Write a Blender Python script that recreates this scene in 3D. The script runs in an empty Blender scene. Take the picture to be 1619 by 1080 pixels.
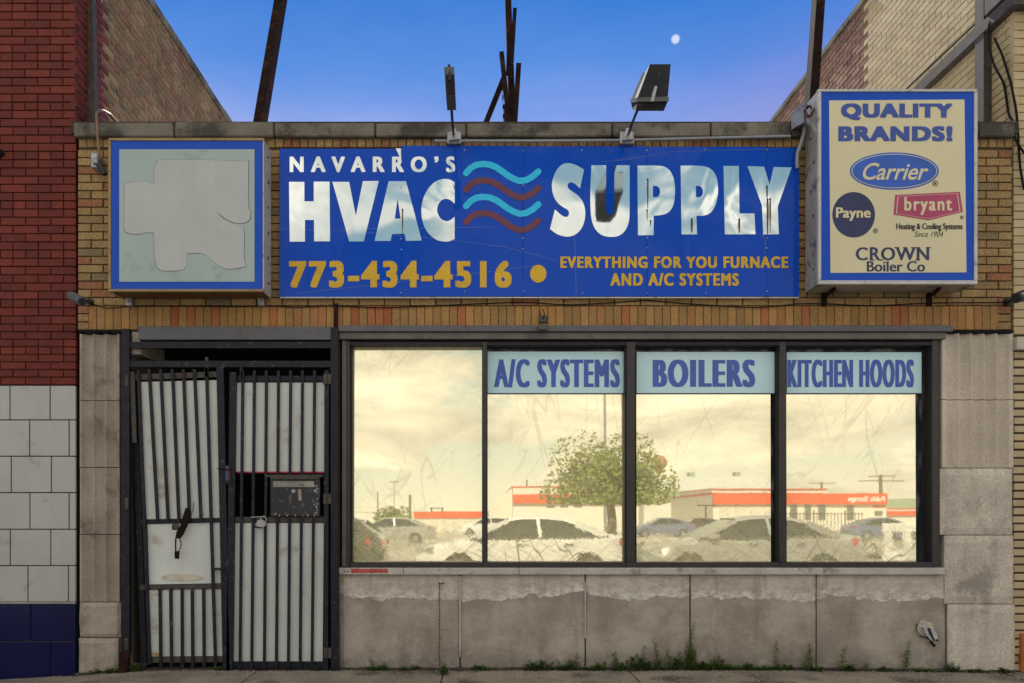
import bpy, bmesh, math, random
from mathutils import Vector, Matrix
R = math.radians
random.seed(7)
scene = bpy.context.scene
COL = scene.collection

# ------------------------------------------------------------------ camera
FPX, DIST, CX, CY, EYE = 1267.0, 6.5, 760.0, 800.0, 1.323
cam = bpy.data.cameras.new('camera'); camo = bpy.data.objects.new('camera', cam); COL.objects.link(camo)
cam.sensor_width = 36; cam.lens = FPX / 1619 * 36
cam.shift_x = (809.5 - CX) / 1619; cam.shift_y = (CY - 540) / 1619
cam.clip_end = 3000
camo.location = (0, -DIST, EYE); camo.rotation_euler = (R(90), 0, 0)
scene.camera = camo
scene.view_settings.view_transform = 'Standard'
scene.view_settings.look = 'None'
scene.view_settings.exposure = 0.03
scene.view_settings.gamma = 1
scene.cycles.max_bounces = 8

SUN_EL, SUN_AZ = 43, -5          # azimuth measured from +Y (behind the shop) towards +X
# ------------------------------------------------------------------ sun
sl = bpy.data.lights.new('sun', 'SUN'); sl.energy = 5.0; sl.angle = R(0.53); sl.color = (1, .95, .86)
so = bpy.data.objects.new('sun', sl); COL.objects.link(so)
sd = Vector((math.sin(R(SUN_AZ)) * math.cos(R(SUN_EL)), math.cos(R(SUN_AZ)) * math.cos(R(SUN_EL)), math.sin(R(SUN_EL))))
so.rotation_euler = sd.to_track_quat('Z', 'Y').to_euler()

# ------------------------------------------------------------------ node helper
class N:
    def __init__(s, tree): s.t = tree; s.n = tree.nodes; s.l = tree.links
    def new(s, typ, **kw):
        n = s.n.new(typ)
        for k, v in kw.items():
            if k.startswith('i_'):
                n.inputs[k[2:].replace('_', ' ')].default_value = v
            else: setattr(n, k, v)
        return n
    def link(s, a, b): s.l.new(a, b)
    def put(s, sock, v):
        if isinstance(v, (int, float)): sock.default_value = v
        elif isinstance(v, (tuple, list)): sock.default_value = tuple(v) + (1,) * (len(sock.default_value) - len(v))
        else: s.l.new(v, sock)
    def math(s, op, a, b=0.0, c=None, clamp=False):
        n = s.n.new('ShaderNodeMath'); n.operation = op; n.use_clamp = clamp
        s.put(n.inputs[0], a); s.put(n.inputs[1], b)
        if c is not None: s.put(n.inputs[2], c)
        return n.outputs[0]
    def smooth(s, v, a, b):
        n = s.n.new('ShaderNodeMapRange'); n.interpolation_type = 'SMOOTHSTEP'
        s.put(n.inputs['Value'], v); s.put(n.inputs['From Min'], a); s.put(n.inputs['From Max'], b)
        return n.outputs['Result']
    def noise(s, vec, scale, detail=4, rough=.55, dist=0.0):
        n = s.n.new('ShaderNodeTexNoise'); n.inputs['Scale'].default_value = scale
        n.inputs['Detail'].default_value = detail; n.inputs['Roughness'].default_value = rough
        n.inputs['Distortion'].default_value = dist
        if vec is not None: s.l.new(vec, n.inputs['Vector'])
        return n.outputs['Fac']
    def mapping(s, vec, scale=(1, 1, 1), loc=(0, 0, 0), rot=(0, 0, 0)):
        n = s.n.new('ShaderNodeMapping'); n.inputs['Scale'].default_value = scale
        n.inputs['Location'].default_value = loc; n.inputs['Rotation'].default_value = rot
        s.l.new(vec, n.inputs['Vector']); return n.outputs[0]
    def mix(s, f, a, b, mode='MIX'):
        n = s.n.new('ShaderNodeMix'); n.data_type = 'RGBA'; n.blend_type = mode
        s.put(n.inputs[0], f); s.put(n.inputs[6], a); s.put(n.inputs[7], b)
        return n.outputs[2]
    def ramp(s, f, stops, mode='LINEAR'):
        n = s.n.new('ShaderNodeValToRGB'); n.color_ramp.interpolation = mode
        e = n.color_ramp.elements
        while len(e) < len(stops): e.new(.5)
        for i, (p, c) in enumerate(stops):
            e[i].position = p; e[i].color = tuple(c) + (1,)
        s.put(n.inputs[0], f); return n.outputs[0]

# ------------------------------------------------------------------ world
w = bpy.data.worlds.new('World'); scene.world = w; w.use_nodes = True
w.node_tree.nodes.clear(); q = N(w.node_tree)
out = q.new('ShaderNodeOutputWorld'); bg = q.new('ShaderNodeBackground'); bg.inputs['Strength'].default_value = .1
sky = q.new('ShaderNodeTexSky', sky_type='NISHITA'); sky.sun_disc = False
sky.sun_elevation = R(SUN_EL); sky.sun_rotation = R(SUN_AZ)
tc = q.new('ShaderNodeTexCoord'); d = tc.outputs['Generated']
sep = q.new('ShaderNodeSeparateXYZ'); q.link(d, sep.inputs[0])
z = sep.outputs['Z']; yy = sep.outputs['Y']
soft = q.noise(q.mapping(d, (3, 3, 3)), 1.0, 3)
wisp = q.noise(q.mapping(d, (2.2, 2.2, 7), (1, 2, 3)), 2.0, 6, .6, .6)
zz = q.math('SUBTRACT', z, q.math('ADD', q.math('MULTIPLY', q.math('SUBTRACT', soft, .5), .05), q.math('MULTIPLY', q.math('SUBTRACT', wisp, .5), .06)))
rampc = q.ramp(zz, [(0, (8.6, 8.8, 8.6)), (.2, (7.0, 7.6, 8.6)), (.27, (4.4, 5.4, 7.8)), (.40, (3.2, 4.2, 8.2)), (.44, (1.9, 3.3, 7.9)), (.475, (.85, 2.6, 7.4)), (.53, (.2, 1.9, 6.6)), (1, (.5, 1.6, 5.0))])
base = q.mix(.97, sky.outputs[0], rampc)
rear = q.ramp(zz, [(0, (12.0, 11.6, 10.2)), (.08, (9.0, 9.6, 9.4)), (.17, (7.0, 8.2, 8.4)), (.27, (3.4, 5.3, 6.4)), (.6, (2.0, 3.6, 5.6)), (1, (1.0, 2.2, 4.6))])
vio = q.math('MULTIPLY', q.math('MULTIPLY', q.smooth(sep.outputs['X'], .12, .42), q.smooth(z, .54, .40)), .6)
base = q.mix(vio, base, (2.3, 2.1, 6.2))
base = q.mix(q.smooth(yy, .5, .0), base, rear)
cd = q.mapping(d, (1.6, 1.6, 4.6), (3.1, .4, 1.2))
n1 = q.noise(cd, 1.9, 9, .58, .35)
cover = q.smooth(yy, .55, .05)                       # broken cloud stands over the far side of the street
thr = q.math('SUBTRACT', .66, q.math('MULTIPLY', cover, .25))
mask = q.smooth(n1, thr, q.math('ADD', thr, .09))
mask = q.math('MULTIPLY', mask, cover)
n2 = q.noise(q.mapping(d, (2.2, 2.2, 6), (0, 5, 2)), 2.6, 8, .6, .5)
cc = q.ramp(n2, [(.3, (6.9, 6.6, 6.3)), (.5, (11.4, 10.6, 9.8)), (.66, (15.5, 14.2, 12.6))])
col = q.mix(mask, base, cc)
md = Vector(((1068 - CX) / FPX, 1, (CY - 62) / FPX)).normalized()   # pale day moon
dp = q.new('ShaderNodeVectorMath', operation='DOT_PRODUCT'); nv = q.new('ShaderNodeVectorMath', operation='NORMALIZE')
q.link(d, nv.inputs[0]); q.link(nv.outputs[0], dp.inputs[0]); dp.inputs[1].default_value = md
mm = q.smooth(dp.outputs['Value'], math.cos(R(.31)), math.cos(R(.12)))
col = q.mix(q.math('MULTIPLY', mm, .8), col, (8.0, 8.4, 9.8))
q.link(col, bg.inputs[0]); q.link(bg.outputs[0], out.inputs[0])

# ------------------------------------------------------------------ materials
MATS = {}
def mat(name, col, rough=.8, metal=0., var=.25, vs=5., bump=.0, bs=60., fine=.12, ramp=None, island=False,
        streak=0., dirt=None, spec=.5, bdist=.004, coat=0.):
    if name in MATS: return MATS[name]
    m = bpy.data.materials.new(name); m.use_nodes = True; t = N(m.node_tree); b = t.n['Principled BSDF']
    geo = t.new('ShaderNodeNewGeometry'); pos = geo.outputs['Position']
    c = col
    if ramp:
        if island: r = geo.outputs['Random Per Island']
        else: r = t.new('ShaderNodeObjectInfo').outputs['Random']
        c = t.ramp(r, ramp, 'CONSTANT')
    f = t.noise(pos, vs, 5); lo, hi = 1 - var, 1 + var
    f = t.new('ShaderNodeMapRange'); nz = t.noise(pos, vs, 5)
    t.put(f.inputs['Value'], nz); f.inputs['From Min'].default_value = .3; f.inputs['From Max'].default_value = .7
    f.inputs['To Min'].default_value = lo; f.inputs['To Max'].default_value = hi
    g = t.new('ShaderNodeMapRange'); t.put(g.inputs['Value'], t.noise(pos, bs, 3))
    g.inputs['From Min'].default_value = .3; g.inputs['From Max'].default_value = .7
    g.inputs['To Min'].default_value = 1 - fine; g.inputs['To Max'].default_value = 1 + fine
    k = t.math('MULTIPLY', f.outputs[0], g.outputs[0])
    if streak:
        sn = t.noise(t.mapping(pos, (9, 9, .7)), 1.6, 5)
        k = t.math('MULTIPLY', k, t.math('ADD', 1 - streak, t.math('MULTIPLY', sn, 2 * streak)))
    comb = t.new('ShaderNodeCombineXYZ')
    for i in range(3): t.link(k, comb.inputs[i])
    c = t.mix(1.0, c, comb.outputs[0], 'MULTIPLY')
    if dirt:
        dc, amt, ds = dirt
        dm = t.smooth(t.noise(t.mapping(pos, (1, 1, 1), (4, 2, 9)), ds, 7, .65), .62 - amt * .25, .74 - amt * .2)
        c = t.mix(dm, c, dc)
    t.put(b.inputs['Base Color'], c)
    b.inputs['Roughness'].default_value = rough; b.inputs['Metallic'].default_value = metal
    b.inputs['Specular IOR Level'].default_value = spec; b.inputs['Coat Weight'].default_value = coat
    if bump:
        bn = t.new('ShaderNodeBump'); bn.inputs['Strength'].default_value = bump; bn.inputs['Distance'].default_value = bdist
        t.put(bn.inputs['Height'], t.noise(pos, bs, 5, .6)); t.link(bn.outputs[0], b.inputs['Normal'])
    MATS[name] = m; return m

TAN = [(0, (.305, .195, .078)), (.2, (.265, .165, .068)), (.42, (.33, .215, .085)), (.6, (.285, .178, .07)), (.76, (.20, .145, .07)), (.86, (.36, .235, .095)), (.92, (.27, .115, .052))]
SOLD = [(0, (0.338, 0.188, 0.057)), (.25, (0.286, 0.163, 0.055)), (.45, (0.377, 0.206, 0.066)), (.6, (0.351, 0.125, 0.046)), (.74, (0.312, 0.175, 0.061)), (.86, (0.299, 0.088, 0.033)), (.93, (0.325, 0.150, 0.055))]
RED = [(0, (0.133, 0.021, 0.013)), (.3, (0.119, 0.019, 0.013)), (.6, (0.152, 0.026, 0.016)), (.85, (0.109, 0.019, 0.013))]
CMN = [(0, (0.172, 0.110, 0.056)), (.25, (0.196, 0.126, 0.068)), (.5, (0.184, 0.089, 0.050)), (.7, (0.149, 0.097, 0.054)), (.85, (0.230, 0.152, 0.081))]
PNK = [(0, (.27, .15, .10)), (.3, (.23, .12, .085)), (.6, (.30, .18, .125)), (.8, (.20, .11, .085))]
YEL = [(0, (.46, .36, .20)), (.3, (.42, .33, .185)), (.6, (.48, .385, .22)), (.85, (.40, .31, .17))]
def bm_pair(nm, ramp, **k): return (mat(nm, (1, 1, 1), ramp=ramp, **k), mat(nm + '_joined', (1, 1, 1), ramp=ramp, island=True, **k))
M_tan = bm_pair('rug_face_brick', TAN, rough=.85, bump=1, bs=75, bdist=.006, fine=.45, var=.15)
M_sold = bm_pair('soldier_brick', SOLD, rough=.85, bump=1, bs=85, bdist=.004, fine=.32, var=.15)
M_red = bm_pair('painted_red_brick', RED, rough=.6, bump=.7, bs=60, fine=.18, var=.22, spec=.22)
M_cmn = bm_pair('common_brick', CMN, rough=.9, bump=.7, bs=40, fine=.25, var=.25)
M_pnk = bm_pair('pink_common_brick', PNK, rough=.9, bump=.7, bs=40, fine=.25, var=.25)
M_yel = bm_pair('yellow_brick', YEL, rough=.75, bump=.4, bs=60, fine=.08, var=.12)
m_mortar = mat('mortar', (.12, .10, .07), bump=.5)
m_mortar_dark = mat('mortar_dark', (.10, .075, .045), bump=.5)
m_mortar_red = mat('mortar_red', (.075, .016, .014), bump=.5)
m_mortar_lt = mat('mortar_light', (.30, .25, .18), bump=.5)
m_mortar_yel = mat('mortar_yellow', (.07, .055, .035), bump=.5)
m_cap = mat('coping_stone', (.15, .135, .105), .9, bump=.6, bs=35, var=.3, vs=3, dirt=((.05, .045, .035), .6, 2.5))
m_stone = mat('grey_stone', (.50, .44, .36), .9, bump=.8, bs=55, var=.2, vs=3, fine=.18, streak=.3, dirt=((.28, .25, .21), .35, 2.2))
m_stonef = mat('fluted_stone', (.52, .45, .365), .9, bump=.55, bs=70, var=.12, vs=2.5, fine=.16, streak=.18)
m_stonel = mat('dark_fluted_stone', (.34, .285, .225), .92, bump=.55, bs=70, var=.18, vs=2.5, fine=.16, streak=.3, dirt=((.16, .13, .105), .4, 2.5))  # darker, blotchier version of the fluted stone, used on the left pilaster
m_sill = mat('sill_paint', (.44, .41, .36), .6, var=.15, vs=6, dirt=((.25, .22, .18), .3, 8))
m_white_tile = mat('glazed_white_tile', (.38, .385, .345), .25, var=.06, vs=2, fine=.02, bump=.1, bs=12, streak=.06, dirt=((.27, .25, .21), .22, 4))
m_navy_tile = mat('glazed_navy_tile', (.005, .006, .05), .2, spec=.3, var=.15, vs=2, fine=.04, bump=.1, bs=12)
m_grout = mat('grout', (.07, .055, .045))
m_grout_lt = mat('grout_light', (.3, .28, .25))
m_steel_gray = mat('grey_painted_steel', (.10, .10, .105), .55, .1, var=.12, vs=4, dirt=((.07, .06, .06), .2, 4))
m_black_iron = mat('black_painted_iron', (.011, .012, .018), .5, .0, spec=.25, var=.4, vs=14, fine=.2, bump=.3, bs=50, dirt=((.075, .075, .085), .16, 26))
m_brown_iron = mat('worn_iron', (.055, .046, .038), .65, .1, var=.4, vs=18, dirt=((.13, .055, .02), .3, 14))
m_dark_alu = mat('dark_bronze_aluminium', (.036, .031, .031), .4, .3, var=.15)
m_gray_alu = mat('weathered_aluminium', (.12, .105, .095), .5, .2, var=.2, dirt=((.08, .07, .06), .3, 7))
m_black = mat('black_gasket', (.008, .008, .010), .6)
m_void = mat('unlit_interior', (.02, .018, .016), .95)
m_rust = mat('rusty_steel', (.016, .008, .007), .9, 0, spec=.1, var=.4, vs=6, bump=.5, bs=45, dirt=((.05, .02, .012), .4, 6))
m_rust2 = mat('rust_flake', (.12, .035, .012), .9, var=.4, bump=.5)
m_galv = mat('galvanised', (.33, .33, .33), .42, .65, var=.2, vs=10, dirt=((.14, .12, .10), .3, 12))
m_cable = mat('black_cable', (.012, .012, .013), .8, spec=.1)
m_cond = mat('conduit_paint', (.24, .25, .27), .5, .3, var=.15)
m_copper = mat('weathered_pipe', (.20, .11, .07), .45, .6, var=.3, vs=12)
m_panel = mat('white_sheet_panel', (.56, .58, .54), .48, var=.10, vs=2.2, streak=.10, fine=.03, dirt=((.38, .34, .27), .18, 3.4))
m_panel_rust = mat('rust_run', (.40, .29, .12), .8, var=.4, vs=10)
m_reded = mat('red_edge', (.35, .01, .03), .5)
m_alum = mat('sign_aluminium', (.45, .44, .42), .35, .15, var=.1, vs=4, dirt=((.24, .22, .2), .25, 9))
m_alum_d = mat('sign_aluminium_aged', (.33, .315, .29), .5, .1, var=.15, vs=4, dirt=((.12, .11, .1), .4, 9))
m_gold_frame = mat('ochre_painted_frame', (.27, .18, .07), .55, var=.2, vs=7, dirt=((.12, .08, .04), .3, 8))
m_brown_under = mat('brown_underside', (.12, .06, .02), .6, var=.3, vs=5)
m_signblue = mat('sign_blue', (.008, .070, .46), .25, var=.05, vs=3, fine=.02, spec=.2)
m_teal = mat('pale_teal_face', (.31, .395, .37), .25, var=.07, vs=2, fine=.01, dirt=((.24, .31, .27), .3, 3))
m_cover = mat('grey_cover_paint', (.41, .425, .41), .4, var=.06, vs=3, fine=.02, streak=.07)
m_line = mat('dark_peeled_edge', (.04, .04, .045), .8)
m_cream = mat('cream_face', (.62, .565, .36), .3, var=.04, vs=2, fine=.01, spec=.25)
m_ink_blue = mat('ink_blue', (.028, .065, .30), .3, var=.04)
m_ink_navy = mat('ink_navy', (.012, .016, .085), .3)
m_ink_black = mat('ink_black', (.018, .017, .018), .4)
m_ink_mag = mat('ink_magenta', (.38, .035, .11), .3, var=.1)
m_oval_blue = mat('oval_blue', (.015, .085, .42), .3)
m_yellow_vinyl = mat('ochre_vinyl', (.62, .39, .035), .35, var=.1, vs=6, spec=.2, dirt=((.48, .31, .05), .25, 8))
m_cyan_vinyl = mat('cyan_vinyl', (.0, .48, .78), .25, var=.03)
m_maroon = mat('maroon_vinyl', (.115, .018, .045), .3)
m_scratch = mat('scratch', (.20, .25, .50), .5)
m_weed = mat('weed_leaf', (.09, .15, .03), .6, var=.4, vs=30, spec=.3)
m_weed2 = mat('yellowing_leaf', (.14, .17, .03), .6, var=.4, vs=30, spec=.3)
m_stem = mat('weed_stem', (.10, .12, .04), .7)
m_moss = mat('moss', (.06, .085, .025), .95, var=.5, vs=30, bump=1, bs=120)
m_soil = mat('dirt', (.045, .036, .026), 1, var=.5, vs=20, bump=1, bs=90)
m_walk = mat('sidewalk_concrete', (.22, .185, .14), .92, bump=1, bs=90, var=.35, vs=2.2, fine=.45, dirt=((.085, .07, .05), .45, 2.6))
m_road = mat('worn_road', (.40, .37, .32), .9, bump=.4, bs=20, var=.15, vs=.8, fine=.1, dirt=((.2, .19, .17), .3, .6))
m_lot = mat('concrete_lot', (.50, .46, .38), .9, var=.12, vs=.3)
m_curb = mat('kerb', (.38, .36, .32), .9, var=.2, vs=2)
m_yline = mat('road_paint_yellow', (.55, .35, .05), .7)
m_wline = mat('road_paint_white', (.7, .7, .68), .7)
m_stucco = mat('storage_cream_wall', (.72, .68, .60), .85, var=.05, vs=1)
m_stucco2 = mat('warehouse_wall', (.66, .64, .58), .85, var=.06, vs=.5)
m_orange = mat('orange_band', (.68, .075, .015), .6, var=.06, vs=1)
m_orange_line = mat('orange_trim', (.60, .08, .03), .6)
m_roofgray = mat('pale_roof', (.60, .60, .57), .7, var=.06, vs=.4)
m_roofgreen = mat('green_roof', (.26, .33, .22), .7, var=.1)
m_doorwin = mat('window_dark', (.16, .17, .15), .25)
m_door = mat('roller_door', (.62, .58, .5), .6)
m_fence = mat('black_fence', (.04, .04, .04), .5)
m_wood = mat('utility_pole_wood', (.16, .12, .085), .9, var=.3)
m_tree_leaf = mat('tree_leaf', (.20, .24, .06), .6, var=.3, vs=1.5, spec=.3)
m_bark = mat('bark', (.16, .13, .10), .95, bump=1, bs=15)
m_glasscar = mat('car_glass', (.02, .024, .022), .06, var=.1)
m_tyre = mat('tyre', (.02, .02, .02), .85)
m_rim = mat('rim', (.4, .4, .4), .3, .8)
m_chrome = mat('chrome', (.6, .6, .6), .15, .95)
m_tail = mat('tail_light', (.5, .02, .015), .15)
m_head = mat('head_light', (.5, .5, .48), .1, .4)
m_tank = mat('water_tower_rust', (.33, .17, .09), .7, var=.2, vs=.5)
m_lamp_glass = mat('lamp_glass', (.25, .27, .26), .08)
m_lamp = mat('floodlight_housing', (.014, .014, .016), .7, 0, spec=.15, var=.3, dirt=((.08, .08, .08), .15, 30))
m_lamp_g = mat('floodlight_grey', (.07, .075, .07), .6, 0, var=.2)
m_camg = mat('camera_housing_grey', (.08, .082, .095), .45)
m_camw = mat('white_plastic', (.38, .39, .40), .35)
m_mail = mat('black_mail_slot', (.022, .022, .026), .4, .3, var=.3, bump=.3, dirt=((.16, .14, .13), .22, 22))
m_redpaint = mat('red_paint_strip', (.42, .06, .05), .6, var=.3, vs=30)
m_redwall = mat('orange_painted_brick', (.33, .11, .02), .7, var=.2)
m_blue_tape = mat('blue_strip', (.02, .06, .2), .4)
m_wsign = mat('window_sign_vinyl', (.52, .76, .80), .12, var=.04, vs=2, fine=.01)
m_wink = mat('window_sign_ink', (.03, .085, .42), .15, var=.05)

def film_mat():                                        # gold mirror film, creased
    m = bpy.data.materials.new('gold_mirror_film'); m.use_nodes = True; t = N(m.node_tree); b = t.n['Principled BSDF']
    pos = t.new('ShaderNodeNewGeometry').outputs['Position']
    b.inputs['Base Color'].default_value = (1.0, .93, .66, 1); b.inputs['Metallic'].default_value = 1; b.inputs['Roughness'].default_value = .015
    sep = t.new('ShaderNodeSeparateXYZ'); t.link(pos, sep.inputs[0])
    def ridge(vec, sc, dist, width):
        n = t.noise(vec, sc, 2, .4, dist); a = t.math('ABSOLUTE', t.math('SUBTRACT', n, .5))
        return t.math('SUBTRACT', 1, t.smooth(a, 0, width))
    def aniso(ang, sx, sz, loc):                       # coordinates stretched along a slanted axis
        return t.mapping(t.mapping(pos, (1, 1, 1), loc, (0, R(ang), 0)), (sx, 1, sz))
    r1 = ridge(aniso(14, 2.6, .35, (2, 0, 1)), 1.6, .5, .012)
    r2 = ridge(aniso(-38, 2.4, .35, (7, 0, 3)), 1.8, .5, .012)
    r3 = ridge(aniso(80, 2.2, .5, (1, 0, 8)), 2.0, .5, .012)
    lown = t.smooth(sep.outputs['Z'], 1.27, .95)
    zone = t.smooth(t.noise(pos, 1.3, 2), .40, .58)
    amp = t.math('MULTIPLY', t.math('ADD', .35, t.math('MULTIPLY', lown, .65)), zone)
    r4 = ridge(aniso(52, 3.6, .5, (5, 0, 2)), 2.6, .7, .03)
    r5 = ridge(aniso(-48, 3.2, .55, (9, 0, 5)), 2.6, .9, .05)
    r6 = ridge(aniso(72, 4.6, .6, (3, 0, 4)), 2.8, .7, .05)
    cz = t.smooth(t.noise(t.mapping(pos, (1, 1, 1), (3, 3, 3)), 2.2, 3), .36, .52)
    low2 = t.math('MULTIPLY', t.math('MULTIPLY', t.math('MULTIPLY', lown, .5), cz), t.math('MAXIMUM', r6, t.math('MAXIMUM', r4, r5)))
    cr = t.math('MULTIPLY', t.math('MAXIMUM', r1, t.math('MAXIMUM', r2, t.math('MULTIPLY', r3, .5))), amp)
    cr = t.math('MAXIMUM', cr, low2)
    folds = t.math('ADD', t.math('MULTIPLY', t.noise(aniso(52, 3.2, .7, (5, 0, 2)), 2.6, 4, .6, 1.2), .6), t.math('MULTIPLY', t.noise(aniso(-48, 3.0, .7, (9, 0, 5)), 2.6, 4, .6, 1.2), .6))
    b2 = t.new('ShaderNodeBump'); b2.inputs['Strength'].default_value = 1; b2.inputs['Distance'].default_value = .02
    t.put(b2.inputs['Height'], t.math('ADD', t.math('MULTIPLY', folds, t.math('ADD', .35, t.math('MULTIPLY', lown, 1.3))), t.math('MULTIPLY', cr, .15)))
    g2 = t.new('ShaderNodeBsdfGlossy'); g2.inputs['Color'].default_value = (.95, .88, .62, 1); g2.inputs['Roughness'].default_value = .08; t.link(b2.outputs[0], g2.inputs['Normal'])
    bn = t.new('ShaderNodeBump'); bn.inputs['Strength'].default_value = 1; bn.inputs['Distance'].default_value = .0009
    t.put(bn.inputs['Height'], t.math('ADD', t.math('MULTIPLY', t.noise(t.mapping(pos, (1, 1, 1.6)), 1.7, 2, .4, .4), .14), t.math('MULTIPLY', t.math('MULTIPLY', folds, lown), .30))); t.link(bn.outputs[0], b.inputs['Normal'])
    df = t.new('ShaderNodeBsdfDiffuse'); t.put(df.inputs[0], t.mix(t.math('MULTIPLY', cr, .85), (1.0, .88, .44), (.07, .08, .02)))
    mx = t.new('ShaderNodeMixShader'); t.put(mx.inputs[0], t.math('ADD', .09, t.math('MULTIPLY', lown, .09)))
    mx2 = t.new('ShaderNodeMixShader'); t.put(mx2.inputs[0], t.math('ADD', .25, t.math('MULTIPLY', cr, .5)))
    o = t.n['Material Output']
    t.link(b.outputs[0], mx.inputs[1]); t.link(g2.outputs[0], mx.inputs[2]); t.link(mx.outputs[0], mx2.inputs[1]); t.link(df.outputs[0], mx2.inputs[2]); t.link(mx2.outputs[0], o.inputs[0])
    return m
m_film = film_mat()

def panel_mat(name, col, metal, rough, spec=.5, bd=.007):         # sheet of the banner: glossy, oil-canned
    m = bpy.data.materials.new(name); m.use_nodes = True; t = N(m.node_tree); b = t.n['Principled BSDF']
    pos = t.new('ShaderNodeNewGeometry').outputs['Position']
    n = t.noise(pos, 3, 5)
    c = t.mix(n, tuple(x * .9 for x in col), tuple(min(1, x * 1.1) for x in col))
    t.put(b.inputs['Base Color'], c); b.inputs['Metallic'].default_value = metal; b.inputs['Roughness'].default_value = rough
    b.inputs['Specular IOR Level'].default_value = spec
    bn = t.new('ShaderNodeBump'); bn.inputs['Strength'].default_value = 1; bn.inputs['Distance'].default_value = bd
    t.put(bn.inputs['Height'], t.noise(t.mapping(pos, (1, 1, .8)), 1.5, 2, .45, 1.2)); t.link(bn.outputs[0], b.inputs['Normal'])
    return m
m_ban = panel_mat('banner_blue', (.004, .066, .47), 0, .07, .16)
m_ban_silver = panel_mat('mirror_silver_vinyl', (.66, .72, .70), .93, .05)
m_plastic = panel_mat('black_plastic_sheet', (.02, .022, .022), 0, .2, .6, .05)
m_plasticb = m_plastic

def panel_stone():
    m = bpy.data.materials.new('limestone_panel'); m.use_nodes = True; t = N(m.node_tree); b = t.n['Principled BSDF']
    pos = t.new('ShaderNodeNewGeometry').outputs['Position']
    sep = t.new('ShaderNodeSeparateXYZ'); t.link(pos, sep.inputs[0]); z = sep.outputs['Z']
    line = t.math('ADD', .57, t.math('MULTIPLY', t.math('SUBTRACT', t.noise(t.mapping(pos, (1, 1, .12)), 2.0, 7, .6), .5), .34))
    line = t.math('ADD', line, t.math('MULTIPLY', t.math('SUBTRACT', t.noise(pos, 30, 3), .5), .03))
    up = t.smooth(z, line, t.math('ADD', line, .012))
    fade = t.math('SUBTRACT', 1, t.smooth(z, t.math('ADD', line, .01), t.math('ADD', line, t.math('ADD', .04, t.math('MULTIPLY', t.noise(pos, 3, 3), .18)))))
    patch = t.smooth(t.noise(t.mapping(pos, (1.2, 1, 2.2), (3, 0, 1)), 11, 6, .7), .40, .62)
    efl = t.math('MULTIPLY', up, t.math('MULTIPLY', t.math('ADD', .25, t.math('MULTIPLY', fade, .75)), patch))
    c1 = t.mix(t.smooth(t.noise(pos, 2.6, 8, .65), .35, .65), (.30, .25, .20), (.47, .41, .34))
    c2 = t.mix(t.smooth(t.noise(pos, 5, 8, .65), .35, .65), (.42, .355, .28), (.58, .505, .41))
    c = t.mix(up, c1, c2); c = t.mix(efl, c, (.80, .76, .70))
    dirt = t.math('MULTIPLY', t.smooth(z, .22, .0), t.smooth(t.noise(pos, 6, 7, .7), .3, .65))
    c = t.mix(t.math('MULTIPLY', dirt, .7), c, (.11, .095, .075))
    c = t.mix(t.math('MULTIPLY', t.smooth(t.noise(t.mapping(pos, (1, 1, .5)), 3.2, 8, .7), .56, .75), .35), c, (.13, .13, .12))
    dr = t.math('MULTIPLY', t.smooth(t.noise(t.mapping(pos, (1, 1, .12), (6, 0, 0)), 7, 4, .6), .56, .7), .35)
    c = t.mix(dr, c, (.17, .14, .11))
    c = t.mix(t.math('MULTIPLY', t.smooth(t.noise(t.mapping(pos, (1, 1, 1), (8, 1, 2)), 14, 8, .75), .58, .7), .5), c, (.62, .56, .48))
    g = t.noise(pos, 160, 2); c = t.mix(t.math('MULTIPLY', g, .3), c, (.13, .11, .09))
    t.put(b.inputs['Base Color'], c); b.inputs['Roughness'].default_value = .92
    bn = t.new('ShaderNodeBump'); bn.inputs['Strength'].default_value = .8; bn.inputs['Distance'].default_value = .02
    t.put(bn.inputs['Height'], t.math('ADD', t.noise(pos, 7, 10, .68, .6), t.math('MULTIPLY', up, .2))); t.link(bn.outputs[0], b.inputs['Normal'])
    return m
m_bulk = panel_stone()

# ------------------------------------------------------------------ geometry helpers
def S(y=0.): return FPX / (y + DIST)
def X(px, y=0.): return (px - CX) / S(y)
def Z(py, y=0.): return EYE + (CY - py) / S(y)
def P(px, py, y=0.): return Vector((X(px, y), y, Z(py, y)))

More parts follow.
